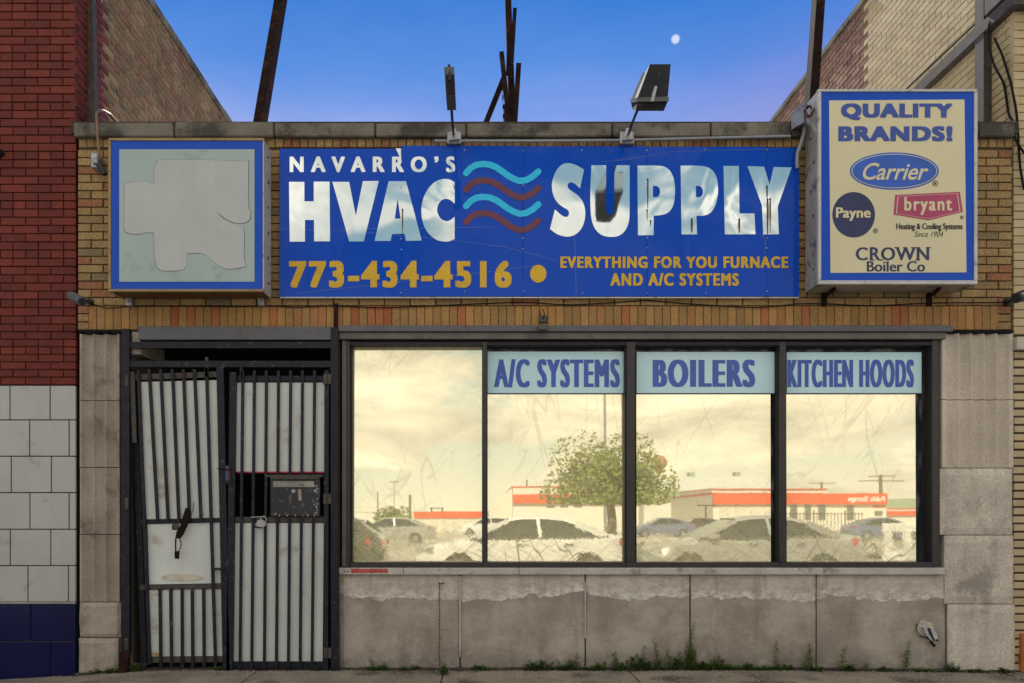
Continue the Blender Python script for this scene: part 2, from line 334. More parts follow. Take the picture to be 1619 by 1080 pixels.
def tag(o, label=None, cat=None, group=None, kind=None):
    if label: o['label'] = label
    if cat: o['category'] = cat
    if group: o['group'] = group
    if kind: o['kind'] = kind
    return o
def thing(name, label, cat, loc=(0, 0, 0), rz=0., group=None):
    o = bpy.data.objects.new(name, None); COL.objects.link(o); o.location = loc; o.rotation_euler = (0, 0, rz)
    o.empty_display_size = .1
    return tag(o, label, cat, group)
def link(name, me, parent=None):
    o = bpy.data.objects.new(name, me); COL.objects.link(o)
    if parent is not None: o.parent = parent
    return o
class MB:                                              # mesh builder, world (or local) coordinates
    def __init__(s): s.v = []; s.f = []; s.m = []; s.mi = 0
    def add(s, vs, fs):
        k = len(s.v); s.v += [tuple(v) for v in vs]; s.f += [tuple(i + k for i in f) for f in fs]; s.m += [s.mi] * len(fs); return s
    def box(s, x0, x1, y0, y1, z0, z1, ch=0.):
        x0, x1 = sorted((x0, x1)); y0, y1 = sorted((y0, y1)); z0, z1 = sorted((z0, z1))
        if ch <= 0:
            vs = [(x, y, z) for z in (z0, z1) for y in (y0, y1) for x in (x0, x1)]
            return s.add(vs, [(0, 1, 5, 4), (1, 3, 7, 5), (3, 2, 6, 7), (2, 0, 4, 6), (4, 5, 7, 6), (0, 2, 3, 1)])
        c = ch
        bm = bmesh.new(); bmesh.ops.create_cube(bm, size=1)
        for v in bm.verts: v.co = Vector(((x0 + x1) / 2 + v.co.x * (x1 - x0), (y0 + y1) / 2 + v.co.y * (y1 - y0), (z0 + z1) / 2 + v.co.z * (z1 - z0)))
        c = min(c, .3 * min(x1 - x0, y1 - y0, z1 - z0))
        bmesh.ops.bevel(bm, geom=bm.edges[:], offset=c, segments=1, affect='EDGES')
        bm.verts.index_update(); vs = [v.co.copy() for v in bm.verts]; fs = [[v.index for v in f.verts] for f in bm.faces]; bm.free()
        return s.add(vs, fs)
    def prism(s, pts, y0, y1):                         # polygon (x,z) extruded along y, may be concave
        n = len(pts)
        s.add([(a, y0, b) for a, b in pts] + [(a, y1, b) for a, b in pts],
              [tuple(range(n)), tuple(range(2 * n - 1, n - 1, -1))] + [(i, i + n, (i + 1) % n + n, (i + 1) % n) for i in range(n)])
        return s
    def tube(s, pts, r, n=8, caps=True):
        pts = [Vector(p) for p in pts]; rings = []
        k0 = len(s.v); up = Vector((0, 0, 1))
        prev = None
        for i, p in enumerate(pts):
            dr = (pts[min(i + 1, len(pts) - 1)] - pts[max(i - 1, 0)]).normalized()
            if prev is None:
                a = dr.cross(up if abs(dr.z) < .9 else Vector((1, 0, 0))).normalized()
            else: a = (prev - dr * prev.dot(dr)).normalized()
            prev = a; b = dr.cross(a)
            rr = r[i] if isinstance(r, (list, tuple)) else r
            for j in range(n):
                t = 2 * math.pi * j / n; s.v.append(tuple(p + (a * math.cos(t) + b * math.sin(t)) * rr))
        for i in range(len(pts) - 1):
            for j in range(n):
                a0 = k0 + i * n + j; a1 = k0 + i * n + (j + 1) % n
                s.f.append((a0, a1, a1 + n, a0 + n)); s.m.append(s.mi)
        if caps:
            s.f.append(tuple(k0 + j for j in reversed(range(n)))); s.m.append(s.mi)
            e = k0 + (len(pts) - 1) * n; s.f.append(tuple(e + j for j in range(n))); s.m.append(s.mi)
        return s
    def beam(s, a, b, w, dpt, side=Vector((1, 0, 0))):   # rectangular bar from a to b
        a = Vector(a); b = Vector(b); dr = (b - a).normalized(); side = Vector((0, 0, 1)) if abs(dr.dot(side)) > .7 and abs(dr.z) < .7 else side; u = (side - dr * side.dot(dr)).normalized(); v = dr.cross(u)
        vs = [p + u * (i * w / 2) + v * (j * dpt / 2) for p in (a, b) for i, j in ((-1, -1), (1, -1), (1, 1), (-1, 1))]
        return s.add(vs, [(3, 2, 1, 0), (4, 5, 6, 7), (0, 1, 5, 4), (1, 2, 6, 5), (2, 3, 7, 6), (3, 0, 4, 7)])
    def disc(s, c, r, y0, y1, n=24, rz=None):
        rz = rz or r
        return s.prism([(c[0] + r * math.cos(2 * math.pi * i / n), c[1] + rz * math.sin(2 * math.pi * i / n)) for i in range(n)], y0, y1)
    def mesh(s, name, mats, smooth=False):
        me = bpy.data.meshes.new(name); me.from_pydata(s.v, [], s.f)
        if not isinstance(mats, (list, tuple)): mats = [mats]
        for m in mats: me.materials.append(m)
        if len(mats) > 1: me.polygons.foreach_set('material_index', s.m)
        bm = bmesh.new(); bm.from_mesh(me); bmesh.ops.recalc_face_normals(bm, faces=bm.faces); bm.to_mesh(me); bm.free()
        if smooth:
            for p in me.polygons: p.use_smooth = True
            try: me.set_sharp_from_angle(angle=R(40))
            except Exception: pass
        return me
    def build(s, name, mats, parent=None, smooth=False):
        o = link(name, s.mesh(name, mats, smooth), parent)
        if parent is not None:                        # geometry given in world coordinates
            M = chain(parent); o.data.transform(M.inverted())
        return o
def chain(o):
    M = Matrix.Identity(4)
    while o is not None:
        M = (Matrix.Translation(o.location) @ o.rotation_euler.to_matrix().to_4x4()) @ M; o = o.parent
    return M

CURVEY = {}
def poly_fill(name, loops, y, th, m, parent):          # flat outline(s) with holes -> filled, slightly thick mesh facing -Y
    cu = bpy.data.curves.new(name, 'CURVE'); cu.dimensions = '2D'; cu.fill_mode = 'BOTH'; cu.extrude = th / 2
    for lp in loops:
        sp = cu.splines.new('POLY'); sp.points.add(len(lp) - 1); sp.use_cyclic_u = True
        for p, (a, b) in zip(sp.points, lp): p.co = (a, b, 0, 1)
    return curve_mesh(cu, name, y, m, parent)
def curve_mesh(cu, name, y, m, parent, fit=None, rot=False):
    o = bpy.data.objects.new(name, cu); COL.objects.link(o)
    bpy.context.view_layer.update()
    me = bpy.data.meshes.new_from_object(o.evaluated_get(bpy.context.evaluated_depsgraph_get()))
    bpy.data.objects.remove(o); bpy.data.curves.remove(cu)
    me.name = name
    if fit:
        xs = [v.co.x for v in me.vertices]; ys = [v.co.y for v in me.vertices]
        x0, x1, z0, z1 = fit; a, b, c, e = min(xs), max(xs), min(ys), max(ys)
        for v in me.vertices:
            v.co.x = x0 + (v.co.x - a) / (b - a) * (x1 - x0); v.co.y = z0 + (v.co.y - c) / (e - c) * (z1 - z0)
    for v in me.vertices:
        if rot: v.co = Vector((-v.co.x, y + v.co.z * -1, v.co.y))     # faces +Y
        else: v.co = Vector((v.co.x, y - v.co.z, v.co.y))
    me.materials.clear(); me.materials.append(m)
    ob = link(name, me, parent)
    if parent is not None: me.transform(chain(parent).inverted())
    return ob
def text(word, x0, x1, yt, yb, plane, m, parent, off=.03, sp=1., shear=0., name='lettering', th=.002, rot=False, world=None, bx=0., by=0.):
    cu = bpy.data.curves.new(name, 'FONT'); cu.body = word; cu.offset = off; cu.space_character = sp; cu.shear = shear
    cu.resolution_u = 4; cu.extrude = .001
    if world: fit = world
    else: fit = (X(x0 + bx, plane), X(x1 - bx, plane), Z(yb - by, plane), Z(yt + by, plane))
    o = curve_mesh(cu, name, 0, m, None, fit, rot)
    for v in o.data.vertices: v.co.y = plane + (th / 2 if (v.co.y > 0) else -th / 2)
    if bx or by:                                       # heavy weight: the outline stamped several times, slightly apart
        me = o.data; vv = [v.co.copy() for v in me.vertices]; ff = [tuple(p.vertices) for p in me.polygons]; b = MB(); k = 0
        nb = max(2, int(math.ceil(bx / .55)) + 1)
        for i in range(nb):
            for sz_ in ((-1, 1) if by else (0,)):
                dx = bx * (2 * i / (nb - 1) - 1) / S(plane); dz = sz_ * by / S(plane); k += 1
                b.add([v + Vector((dx, -.00006 * k, dz)) for v in vv], ff)
        me2 = bpy.data.meshes.new(name); me2.from_pydata(b.v, [], b.f); me2.materials.append(m); o.data = me2
    o.parent = parent
    if parent is not None: o.data.transform(chain(parent).inverted())
    return o
def chaikin(pts, it=2):                                # 3-tuples (x,y,1) are sharp corners
    pts = [tuple(p) if len(p) == 3 else (p[0], p[1], 0) for p in pts]
    for _ in range(it):
        o = []
        n = len(pts)
        for i, p in enumerate(pts):
            if p[2]: o.append(p); continue
            a = pts[i - 1]; b = pts[(i + 1) % n]
            o.append((p[0] * .75 + a[0] * .25, p[1] * .75 + a[1] * .25, 0)); o.append((p[0] * .75 + b[0] * .25, p[1] * .75 + b[1] * .25, 0))
        pts = o
    return [(p[0], p[1]) for p in pts]

# ---- bricks: list of specs -> up to `cap` objects, rest one joined stuff mesh
BR = {}
def brick_mesh(w, h, dp, m, ch=.003):
    key = (round(w, 3), round(h, 3), round(dp, 3), m.name)
    if key not in BR:
        a, b = w / 2, h / 2; c = ch
        v = [(-a, dp, -b), (a, dp, -b), (a, dp, b), (-a, dp, b), (-a, c, -b), (a, c, -b), (a, c, b), (-a, c, b),
             (-a + c, 0, -b + c), (a - c, 0, -b + c), (a - c, 0, b - c), (-a + c, 0, b - c)]
        f = [(0, 1, 5, 4), (1, 2, 6, 5), (2, 3, 7, 6), (3, 0, 4, 7), (4, 5, 9, 8), (5, 6, 10, 9), (6, 7, 11, 10), (7, 4, 8, 11), (8, 9, 10, 11)]
        me = bpy.data.meshes.new('brick'); me.from_pydata(v, [], f); me.materials.append(m); BR[key] = me
    return BR[key]
def lay(root, specs, cap=290, name='brick', ch=.003):
    """spec: (center x,y,z, rz, w, h, depth, (mat,mat_joined), px_size, jitter)"""
    specs.sort(key=lambda s: -s[8])
    rest = {}
    for i, (c, rz, w_, h_, dp, mm_, _, jit, sz) in enumerate(specs):
        me = brick_mesh(w_, h_, dp, mm_[0], ch)
        M = Matrix.Rotation(rz, 4, 'Z')
        jd = M.to_3x3() @ Vector((0, random.uniform(-jit, jit * .4), 0))
        rot = (random.gauss(0, .15) * jit, random.gauss(0, .5) * jit, rz + random.gauss(0, .6) * jit)
        if i < cap:
            o = link(name, me, root); o.location = Vector(c) + jd - root.location; o.rotation_euler = rot
        else:
            b = rest.setdefault(mm_[1].name, (MB(), mm_[1]))[0]
            T = Matrix.Translation(Vector(c) + jd) @ M
            b.add([T @ v.co for v in me.vertices], [tuple(p.vertices) for p in me.polygons])
    for b, m_ in rest.values():
        o = b.build('brickwork', m_, root); o['kind'] = 'stuff'
def spec(x, y, z, rz, w_, h_, dp, mats, jit=.0015, vis=True):
    if rz == 0: s = S(y) * S(y) * w_ * h_
    else: s = S(y) * S(y) * w_ * h_ * abs(x) / (y + DIST)
    px = CX + x * S(y); py = CY - (z - EYE) * S(y)
    if not vis or px < -25 or px > 1645 or py < -15 or py > 1095: s *= .01
    if rz != 0 and y > .1 and py > 196: s *= .001
    return ((x, y, z), rz, w_, h_, dp, mats, s, jit, s)

# ================================================================== GROUND
def gz(x):                                             # the sidewalk dips slightly to the left
    return -.085 * max(0, min(1, (-2.6 - x) / 1.4)) - .02 * max(0, min(1, (x - 2.5) / 2))
walk = MB(); walk.box(-14, 14, -4.55, 14, -.5, -.14); side = walk.build('sidewalk', m_soil); side['kind'] = 'structure'
xs = [-9.3, -7.8, -6.3, -4.8, -3.25, -1.80, -.30, 1.20, 2.72, 4.2, 5.7, 7.2]
for r_, (ya, yb) in enumerate(((-.012, -1.5), (-1.512, -3.0), (-3.012, -4.5))):
    for i in range(len(xs) - 1):
        b = MB(); n = 10
        off = .02 * r_ * (1 if i % 2 else -1)
        vs = []; x0, x1 = xs[i] + .006, xs[i + 1] - .006
        jt = random.uniform(-.004, .004)
        nx = 8
        for k in range(nx + 1):
            x = x0 + (x1 - x0) * k / nx; zt = gz(x) + jt
            e = .006 if k in (0, nx) else 0
            vs += [(x, ya, -.13), (x, ya, zt - .008), (x, ya - .01, zt - e), (x, yb + .01, zt - e - .0), (x, yb, zt - .008), (x, yb, -.13)]
        fs = [(k * 6 + j, k * 6 + j + 1, k * 6 + j + 7, k * 6 + j + 6) for k in range(nx) for j in range(5)]
        fs += [tuple(range(6)), tuple(nx * 6 + j for j in range(6))]
        b.add(vs, fs); b.build('paving_slab', m_walk, side)
b = MB(); b.box(-200, 200, -4.7, -4.552, -.4, -.01); o = b.build('kerb', m_curb); o['kind'] = 'structure'
b = MB(); b.box(-400, 400, -34, -4.702, -.6, -.17); o = b.build('road', m_road); o['kind'] = 'structure'
b = MB(); b.box(-400, 400, -900, -34.002, -.6, -.15); o = b.build('terrain', m_lot); o['kind'] = 'structure'
b = MB(); b.box(-400, 400, 14, 600, -.6, -.15); o = b.build('ground', m_lot); o['kind'] = 'structure'
for i in range(7):
    b = MB(); b.box(-24 + i * 8, -20 + i * 8, -20.06, -19.94, -.169, -.164)
    tag(b.build('lane_marking', m_wline), kind='structure')
b = MB(); b.box(-80, 80, -27.0, -26.86, -.169, -.164); tag(b.build('lane_marking', m_yline), kind='structure')
b = MB(); b.box(-80, 80, -34.2, -34.0, -.14, -.02); tag(b.build('kerb', m_curb), kind='structure')

# ================================================================== OUR SHOP
L0, L1 = X(122), X(1602)
shop = thing('storefront_building', 'one storey tan brick and limestone storefront between the red brick and the yellow brick buildings', 'building', (.5, 0, 0))
b = MB(); zt, zb = Z(216), Z(524)
b.box(L0 + .005, L1 - .01, .022, .32, zb, zt)
b.build('wall', m_mortar_dark, shop)
b = MB(); b.box(L0 + .01, L1 - .01, .321, 12, Z(300), Z(290)); b.build('roof', m_roofgray, shop)
b = MB()                                              # carcass behind the openings
b.box(L0 + .01, X(205), .05, .9, -.13, zb - .002)
b.box(X(523), X(536), .05, .9, -.13, zb - .002)
b.box(X(538), X(1496), .05, .16, -.13, Z(908))
b.box(X(1484), L1 - .01, .05, .9, -.13, zb - .002)
b.build('inner_wall', m_mortar, shop)
b = MB(); b.box(L0 + .02, L1 - .02, 1.0, 1.05, -.13, zb); b.box(L0 + .02, L1 - .02, .33, 1.0, zb - .06, zb - .003)
b.box(X(205), X(523), .05, 1.0, -.13, -.012)
b.build('entrance_recess', m_void, shop)

sp = []
PR = .22                                             # stretcher pitch .21, course .0677
# soldier course
x = X(140); i = 0
zs0, zs1 = Z(522), Z(483.5)
while x < X(1573):
    wv = .0625; pitch = .0665
    sp.append(spec(x + pitch / 2, 0, (zs0 + zs1) / 2, 0, wv, zs1 - zs0 - .006, .06, M_sold, .003)); x += pitch
for k in range(3):                                    # stacked corner bricks each end
    zc = zs0 + (zs1 - zs0) * (k + .5) / 3
    sp.append(spec(X(131.5), 0, zc, 0, .085, .056, .06, M_tan, .003)); sp.append(spec(X(1587), 0, zc, 0, .115, .056, .06, M_tan, .003))
# header row beneath the coping
x = L0 + .01; zr0, zr1 = Z(233), Z(217)
while x < L1 - .06:
    pxx = CX + (x + .03) * 195
    sp.append(spec(x + .033, 0, (zr0 + zr1) / 2, 0, .060, zr1 - zr0 - .003, .06, M_tan, .003, vis=(pxx < 170 or 433 < pxx < 1262 or pxx > 1550))); x += .0665
# running courses
zc = Z(483.5); row = 0
while zc < zr0 - .05:
    h = .0667; off = .10 if row % 2 else 0.
    x = L0 + .008
    first = True
    while x < L1 - .05:
        wv = (.10 if (first and row % 2) else .198); first = False
        x2 = min(x + wv, L1 - .008)
        px0, px1 = CX + x * 195, CX + x2 * 195
        vis = px0 < 173 or (px1 > 431 and px0 < 443) or px1 > 1546 or row == 0
        hgt = h - .0085
        sp.append(spec((x + x2) / 2, 0, zc + h / 2, 0, x2 - x, hgt, .06, M_tan, .004, vis=vis)); x = x2 + .0095
    zc += h; row += 1
lay(shop, sp, 295)
# coping
cj = [115, 275, 433, 593, 737, 968, 1124, 1252, 1400, 1547, 1606]
for i in range(len(cj) - 1):
    y0 = -.055; a, c = X(cj[i], y0) + .006, X(cj[i + 1], y0) - .006
    zt0, zb0 = Z(193.5, y0) + random.uniform(-.006, .006), Z(215.5, y0)
    b = MB(); b.box(a, c, y0, .38, zb0, zt0, .008); b.build('coping_stone', m_cap, shop)
b = MB(); b.box(X(117), X(1604), -.05, .375, Z(214.8), Z(197)); b.build('coping_mortar', m_soil, shop)
# fluted pilasters
def fluted(x0, x1, z0, z1, nfl, margin, yf, rough=False):
    pr = [(x0, .05), (x0, yf)]
    fw = (x1 - x0 - 2 * margin) / nfl
    for k in range(nfl):
        c = x0 + margin + fw * (k + .5)
        for j in range(0, 9):
            t = j / 8; pr.append((c - fw * .5 + .003 + (fw - .006) * t, yf + .038 * math.sin(math.pi * t) ** .8))
    pr += [(x1, yf), (x1, .05)]
    n = len(pr); b = MB()
    b.add([(a, c, z0) for a, c in pr] + [(a, c, z1) for a, c in pr], [tuple(range(n)), tuple(range(n, 2 * n))] + [(i, (i + 1) % n, (i + 1) % n + n, i + n) for i in range(n)])
    return b
def rocky(x0, x1, z0, z1, yf, amp, seed, nx=12, nz=10):
    from mathutils import noise as mn
    b = MB(); vs = []
    for j in range(nz + 1):
        for i in range(nx + 1):
            x = x0 + (x1 - x0) * i / nx; zz_ = z0 + (z1 - z0) * j / nz
            e = .012 if (i in (0, nx) or j in (0, nz)) else 0
            vs.append((x, yf + e + amp * mn.fractal(Vector((x * 5 + seed, seed, zz_ * 5)), 1, 2, 4), zz_))
    k = len(vs)
    fs = [(j * (nx + 1) + i, j * (nx + 1) + i + 1, (j + 1) * (nx + 1) + i + 1, (j + 1) * (nx + 1) + i) for j in range(nz) for i in range(nx)]
    vs += [(x0, .06, z0), (x1, .06, z0), (x1, .06, z1), (x0, .06, z1)]
    nn = nx + 1
    fs += [tuple(list(range(nn)) + [k + 1, k]), tuple([j * nn for j in range(nz + 1)] + [k + 3, k])[::-1],
           tuple([j * nn + nx for j in range(nz + 1)] + [k + 2, k + 1]), tuple([nz * nn + i for i in range(nn)] + [k + 2, k + 3])[::-1]]
    b.add(vs, fs); return b
jl = [528, 633, 739, 845, 952]
for i in range(4):
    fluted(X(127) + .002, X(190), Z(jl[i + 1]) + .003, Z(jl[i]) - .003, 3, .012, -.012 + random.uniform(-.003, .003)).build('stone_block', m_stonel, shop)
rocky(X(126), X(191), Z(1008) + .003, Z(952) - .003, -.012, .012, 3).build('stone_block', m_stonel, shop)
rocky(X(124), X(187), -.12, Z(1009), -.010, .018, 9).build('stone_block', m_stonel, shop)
jr = [527, 632, 740]
for i in range(2):
    fluted(X(1488), X(1600), Z(jr[i + 1]) + .003, Z(jr[i]) - .003, 5, .03, -.015 - .002 * i).build('stone_block', m_stonef, shop)
for i, (a, c) in enumerate(((740, 846), (846, 955), (955, 1064))):
    rocky(X(1486 if i < 1 else 1488 + 5 * i), X(1600 + i * 2), Z(c) + .003 if i < 2 else -.12, Z(a) - .003, -.014, .003, 20 + i).build('stone_block', m_stone, shop)
# bulkhead panels
jb = [535, 727.5, 925.5, 1091.5, 1291, 1496]
for i in range(5):
    g0 = .006; rocky(X(jb[i]) + g0, X(jb[i + 1]) - g0, -.12, Z(908.5), -.006 + random.uniform(-.003, .003), .0035, 40 + i, 24, 14).build('stone_panel', m_bulk, shop)
b = MB(); b.box(X(727.5) - .006, X(727.5) + .006, -.004, .05, .1, Z(911)); b.build('joint_filler', m_sill, shop)
b = MB(); b.box(X(925.5) - .006, X(925.5) + .004, -.003, .05, .25, Z(920)); b.build('joint_filler', m_sill, shop)
# sill
for a, c in ((536, 638), (638.6, 820), (820.6, 1010), (1010.6, 1300), (1300.6, 1490)):
    b = MB(); b.box(X(a), X(c), -.035, .1, Z(908), Z(897.5), .003); b.build('sill', m_sill, shop)
b = MB(); n = 30; pts = [(X(556 + 58 * k / n), Z(899.2 + random.uniform(-.5, 1.2), -.036)) for k in range(n + 1)] + [(X(614 - 58 * k / n), Z(906.3 + random.uniform(-1.5, .5), -.036)) for k in range(n + 1)]
b.prism(pts, -.037, -.0355); b.build('red_paint_strip', m_redpaint, shop)
for px in (546, 551):
    b = MB(); b.disc((X(px), Z(903)), .006, -.039, -.0345, 8); b.build('bolt', m_black, shop)
# header plate over gate, lintel over windows
b = MB(); b.box(X(224), X(527), -.07, .04, Z(540), Z(519), .004); b.build('header_plate', m_steel_gray, shop)
b = MB(); b.box(X(537), X(1500), -.06, .1, Z(526.5), Z(517), .003); b.build('lintel', m_steel_gray, shop)
b = MB(); b.box(X(537), X(1492), -.035, .1, Z(537.5), Z(527), .003); b.build('lintel', m_gray_alu, shop)
b = MB(); b.box(X(205), X(222), .0, .5, Z(560), Z(525)); b.build('rough_block', m_stone, shop)
# torn tar edge under the brick at both pilasters
for a, c in ((126, 200), (1490, 1600)):
    b = MB(); n = 24; x0, x1 = X(a), X(c)
    pts = [(x0 + (x1 - x0) * k / n, Z(522.5)) for k in range(n + 1)] + [(x1 - (x1 - x0) * k / n, Z(527.5 + random.uniform(-2, 1.5))) for k in range(n + 1)]
    b.prism(pts, -.02, .04); b.build('tar_edge', m_cable, shop)

# ------------------------------------------------------------------ windows
FY, GY = 0.0, .10
bnds = [(558, 762), (771, 989), (1006, 1226), (1244, 1474)]
topz, botz = Z(546), Z(889)
frame = thing('shop_window_frame', 'dark bronze aluminium frame of the four-light shop window', 'window frame', P(1010, 897))
def fb(a, c, t, u, y0, y1, m, nm, ch=.002): bb = MB(); bb.box(X(a, y0), X(c, y0), y0, y1, Z(u, y0), Z(t, y0), ch); return bb.build(nm, m, frame)
fb(540.5, 547, 538, 896.5, -.004, .1, m_gray_alu, 'jamb')
fb(547.3, 553, 538, 896.5, .004, .1, m_dark_alu, 'jamb')
fb(553.3, 557, 540, 890, .04, .1, m_black, 'gasket')
fb(1474, 1484.5, 538, 896.5, -.004, .12, m_dark_alu, 'jamb')
fb(553.5, 1474, 540, 546, .0, .1, m_black, 'head_rail')
fb(553.5, 1474, 546.3, 548.6, .05, .1, m_dark_alu, 'head_rail')
for a, c in ((553.5, 761), (761.6, 990), (990.6, 1233), (1233.6, 1473.6)):
    fb(a, c, 889, 897, -.004, .1, m_dark_alu, 'bottom_rail')
fb(762.5, 770, 540, 888.7, -.004, .1, m_dark_alu, 'mullion')
fb(991, 1004.5, 540, 888.7, -.004, .1, m_dark_alu, 'mullion'); fb(988, 990.6, 541, 888.7, .02, .1, m_black, 'gasket')
fb(1233, 1243, 540, 888.7, -.004, .1, m_dark_alu, 'mullion'); fb(1228, 1232.6, 541, 888.7, .04, .1, m_black, 'gasket')
b = MB(); b.box(X(540), X(1484), .125, .14, Z(897), Z(538)); b.build('backing', m_void, frame)
film_ext = [(558, 762, 550), (771, 986, 618), (1006, 1218, 618), (1243, 1447, 618)]
tilt = math.tan(R(.43))
wlab = ['leftmost shop window pane, gold mirror film up to the top with no sign strip',
        'shop window pane under the A/C SYSTEMS strip, reflecting the tree and white car',
        'shop window pane under the BOILERS strip, gold mirror film reflecting the warehouse',
        'rightmost shop window pane under the KITCHEN HOODS strip with a black plastic edge']
for i, (a, c, t) in enumerate(film_ext):
    a0, a1 = bnds[i]
    wt = thing('window_pane', wlab[i], 'window', (X((a0 + a1) / 2), GY, botz), group='gold filmed shop window panes')
    def tilted(x0, x1, z0, z1, yb, m, nm, nx=1):
        bb = MB(); zc0 = botz
        yo = lambda zz_: yb + (zz_ - zc0) * tilt
        bb.add([(x0, yo(z0), z0), (x1, yo(z0), z0), (x1, yo(z1), z1), (x0, yo(z1), z1), (x0, yo(z0) + .006, z0), (x1, yo(z0) + .006, z0), (x1, yo(z1) + .006, z1), (x0, yo(z1) + .006, z1)],
               [(0, 1, 2, 3), (7, 6, 5, 4), (0, 4, 5, 1), (1, 5, 6, 2), (2, 6, 7, 3), (3, 7, 4, 0)])
        return bb.build(nm, m, wt)
    g = GY
    tilted(X(a, g), X(c, g), Z(890.5, g), Z(t - 1, g), g - .012, m_film, 'mirror_film')
    # dark creased plastic at the edges of the film
    def crump(px0, px1, py0, py1, yb, seed):
        from mathutils import noise as mn
        bb = MB(); nx, nz = 8, 60 if abs(py1 - py0) > abs(px1 - px0) else 6
        if nz == 6: nx = 50
        vs = []
        for j in range(nz + 1):
            for ii in range(nx + 1):
                x = X(px0 + (px1 - px0) * ii / nx, yb); zz_ = Z(py1 + (py0 - py1) * j / nz, yb)
                vs.append((x, yb + .010 + .008 * mn.noise(Vector((x * 28, seed, zz_ * 5))) + .006 * mn.noise(Vector((x * 40 + zz_ * 14, seed + 4, zz_ * 9))), zz_))
        bb.add(vs, [(j * (nx + 1) + ii, j * (nx + 1) + ii + 1, (j + 1) * (nx + 1) + ii + 1, (j + 1) * (nx + 1) + ii) for j in range(nz) for ii in range(nx)])
        oo = bb.build('black_plastic_edge', m_plastic, wt, True); return oo
    if i == 1: crump(985.3, 991, 552, 888, g, 1)
    if i == 2: crump(1217.6, 1234, 552, 889, g, 2)
    if i == 3: crump(1446.5, 1476, 552, 889, g, 3)
    if i > 0: crump(a - 2, a1 + 6, 545, 556.5, g - .001, 5 + i)
# sign strips in the windows
def wsign(x0, x1, t, u, word, tx, label, sh):
    y = GY - .02
    r = thing('window_sign', label, 'sign', P((x0 + x1) / 2, u, y), group='pale blue window sign strips')
    b = MB(); b.box(X(x0, y), X(x1, y), y, y + .004, Z(u, y), Z(t, y)); b.build('strip', m_wsign, r)
    b = MB(); b.box(X(x0, y), X(x1, y), y - .001, y + .004, Z(u + 1.2, y), Z(u + .1, y)); b.build('lower_edge', m_ink_navy, r)
    text(word, tx[0], tx[1], tx[2], tx[3], y - .002, m_wink, r, off=0., sp=1.22, bx=sh)
wsign(771, 990.5, 556, 621.5, 'A/C SYSTEMS', (781, 980, 568, 612.5), 'pale blue window strip reading A/C SYSTEMS in tall narrow blue letters', 2.2)
wsign(1006.5, 1224.5, 556.5, 621.5, 'BOILERS', (1032, 1194, 568.5, 612), 'pale blue window strip reading BOILERS in blue letters', 2.9)
wsign(1244, 1457, 557, 621.5, 'KITCHEN HOODS', (1245, 1445, 568.5, 612.5), 'pale blue window strip reading KITCHEN HOODS, at the right end', 1.9)

# ================================================================== BANNER SIGN
BY = -.045
ban = thing('banner_sign', 'long glossy blue metal sign with silver HVAC SUPPLY lettering above the windows', 'sign', (X(850), BY, Z(469)))
seams = [441.5, 635, 827, 1023, 1212.5, 1263.5]
tops = [235, 230.5, 231, 232, 233.5]
for i in range(5):
    y = BY + (0.004 if i % 2 else 0)
    b = MB(); x0, x1 = X(seams[i], BY) + .001, X(seams[i + 1], BY) - .001
    b.box(x0, x1, BY - .0, BY + .012, Z(468.5 if i else 469.5, BY), Z(tops[i], BY), .0015); b.build('panel', m_ban, ban)
b = MB(); b.box(X(443, BY), X(1263, BY), BY - .004, BY + .012, Z(471.5, BY), Z(469.7, BY)); b.build('bottom_trim', m_alum, ban)
b = MB(); b.box(X(445), X(1255), BY + .0125, .0, Z(460), Z(440)); b.box(X(445), X(1255), BY + .0125, .0, Z(262), Z(244)); b.build('mounting_rail', m_galv, ban)
LY = BY - .0016
def letter(loops, org, sc, m=m_ban_silver):
    conv = lambda p: (X(org[0] + p[0] / sc, BY), Z(org[1] + p[1] / sc, BY))
    poly_fill('letter', [[conv(p) for p in lp] for lp in loops], LY, .002, m, ban)
o1, s1 = (440, 240), 5.397
letter([[(92, 258), (223, 258), (223, 424), (303, 424), (303, 256), (438, 256), (442, 765), (307, 765), (305, 583), (228, 583), (228, 768), (98, 768)]], o1, s1)
letter([[(462, 258), (605, 258), (662, 548), (722, 252), (858, 250), (730, 766), (605, 766)]], o1, s1)
letter([[(942, 252), (1090, 252), (1224, 758), (1090, 762), (1078, 700), (972, 702), (958, 762), (822, 762)], [(1018, 400), (1044, 572), (994, 572)]], o1, s1)
letter([chaikin([(1505, 262, 1), (1465, 236), (1410, 230), (1330, 255), (1260, 340), (1222, 440), (1220, 560), (1255, 670), (1330, 748), (1410, 770), (1465, 765), (1505, 745, 1), (1505, 555, 1), (1470, 585), (1435, 597), (1385, 575), (1355, 520), (1356, 470), (1385, 415), (1430, 400), (1470, 412), (1505, 445, 1)])], o1, s1)
o2, s2 = (860, 240), 7.2
letter([chaikin([(457, 205, 1), (380, 158), (290, 126), (200, 142), (130, 225), (90, 340), (90, 430), (112, 520), (160, 590), (220, 635), (272, 660), (290, 700), (272, 742), (235, 744), (190, 718), (125, 658, 1), (68, 880, 1), (150, 945), (270, 975), (365, 945), (435, 870), (470, 760), (470, 650), (442, 565), (390, 498), (320, 452), (276, 418), (266, 388), (282, 354), (310, 348), (350, 362), (410, 417, 1)])], o2, s2)
letter([chaikin([(540, 155, 1), (708, 155, 1), (705, 640), (715, 700), (752, 720), (790, 700), (798, 640), (803, 155, 1), (975, 155, 1), (975, 650), (972, 790), (930, 900), (850, 965), (752, 974), (655, 955), (580, 885), (540, 780), (528, 650), (528, 400)])], o2, s2)
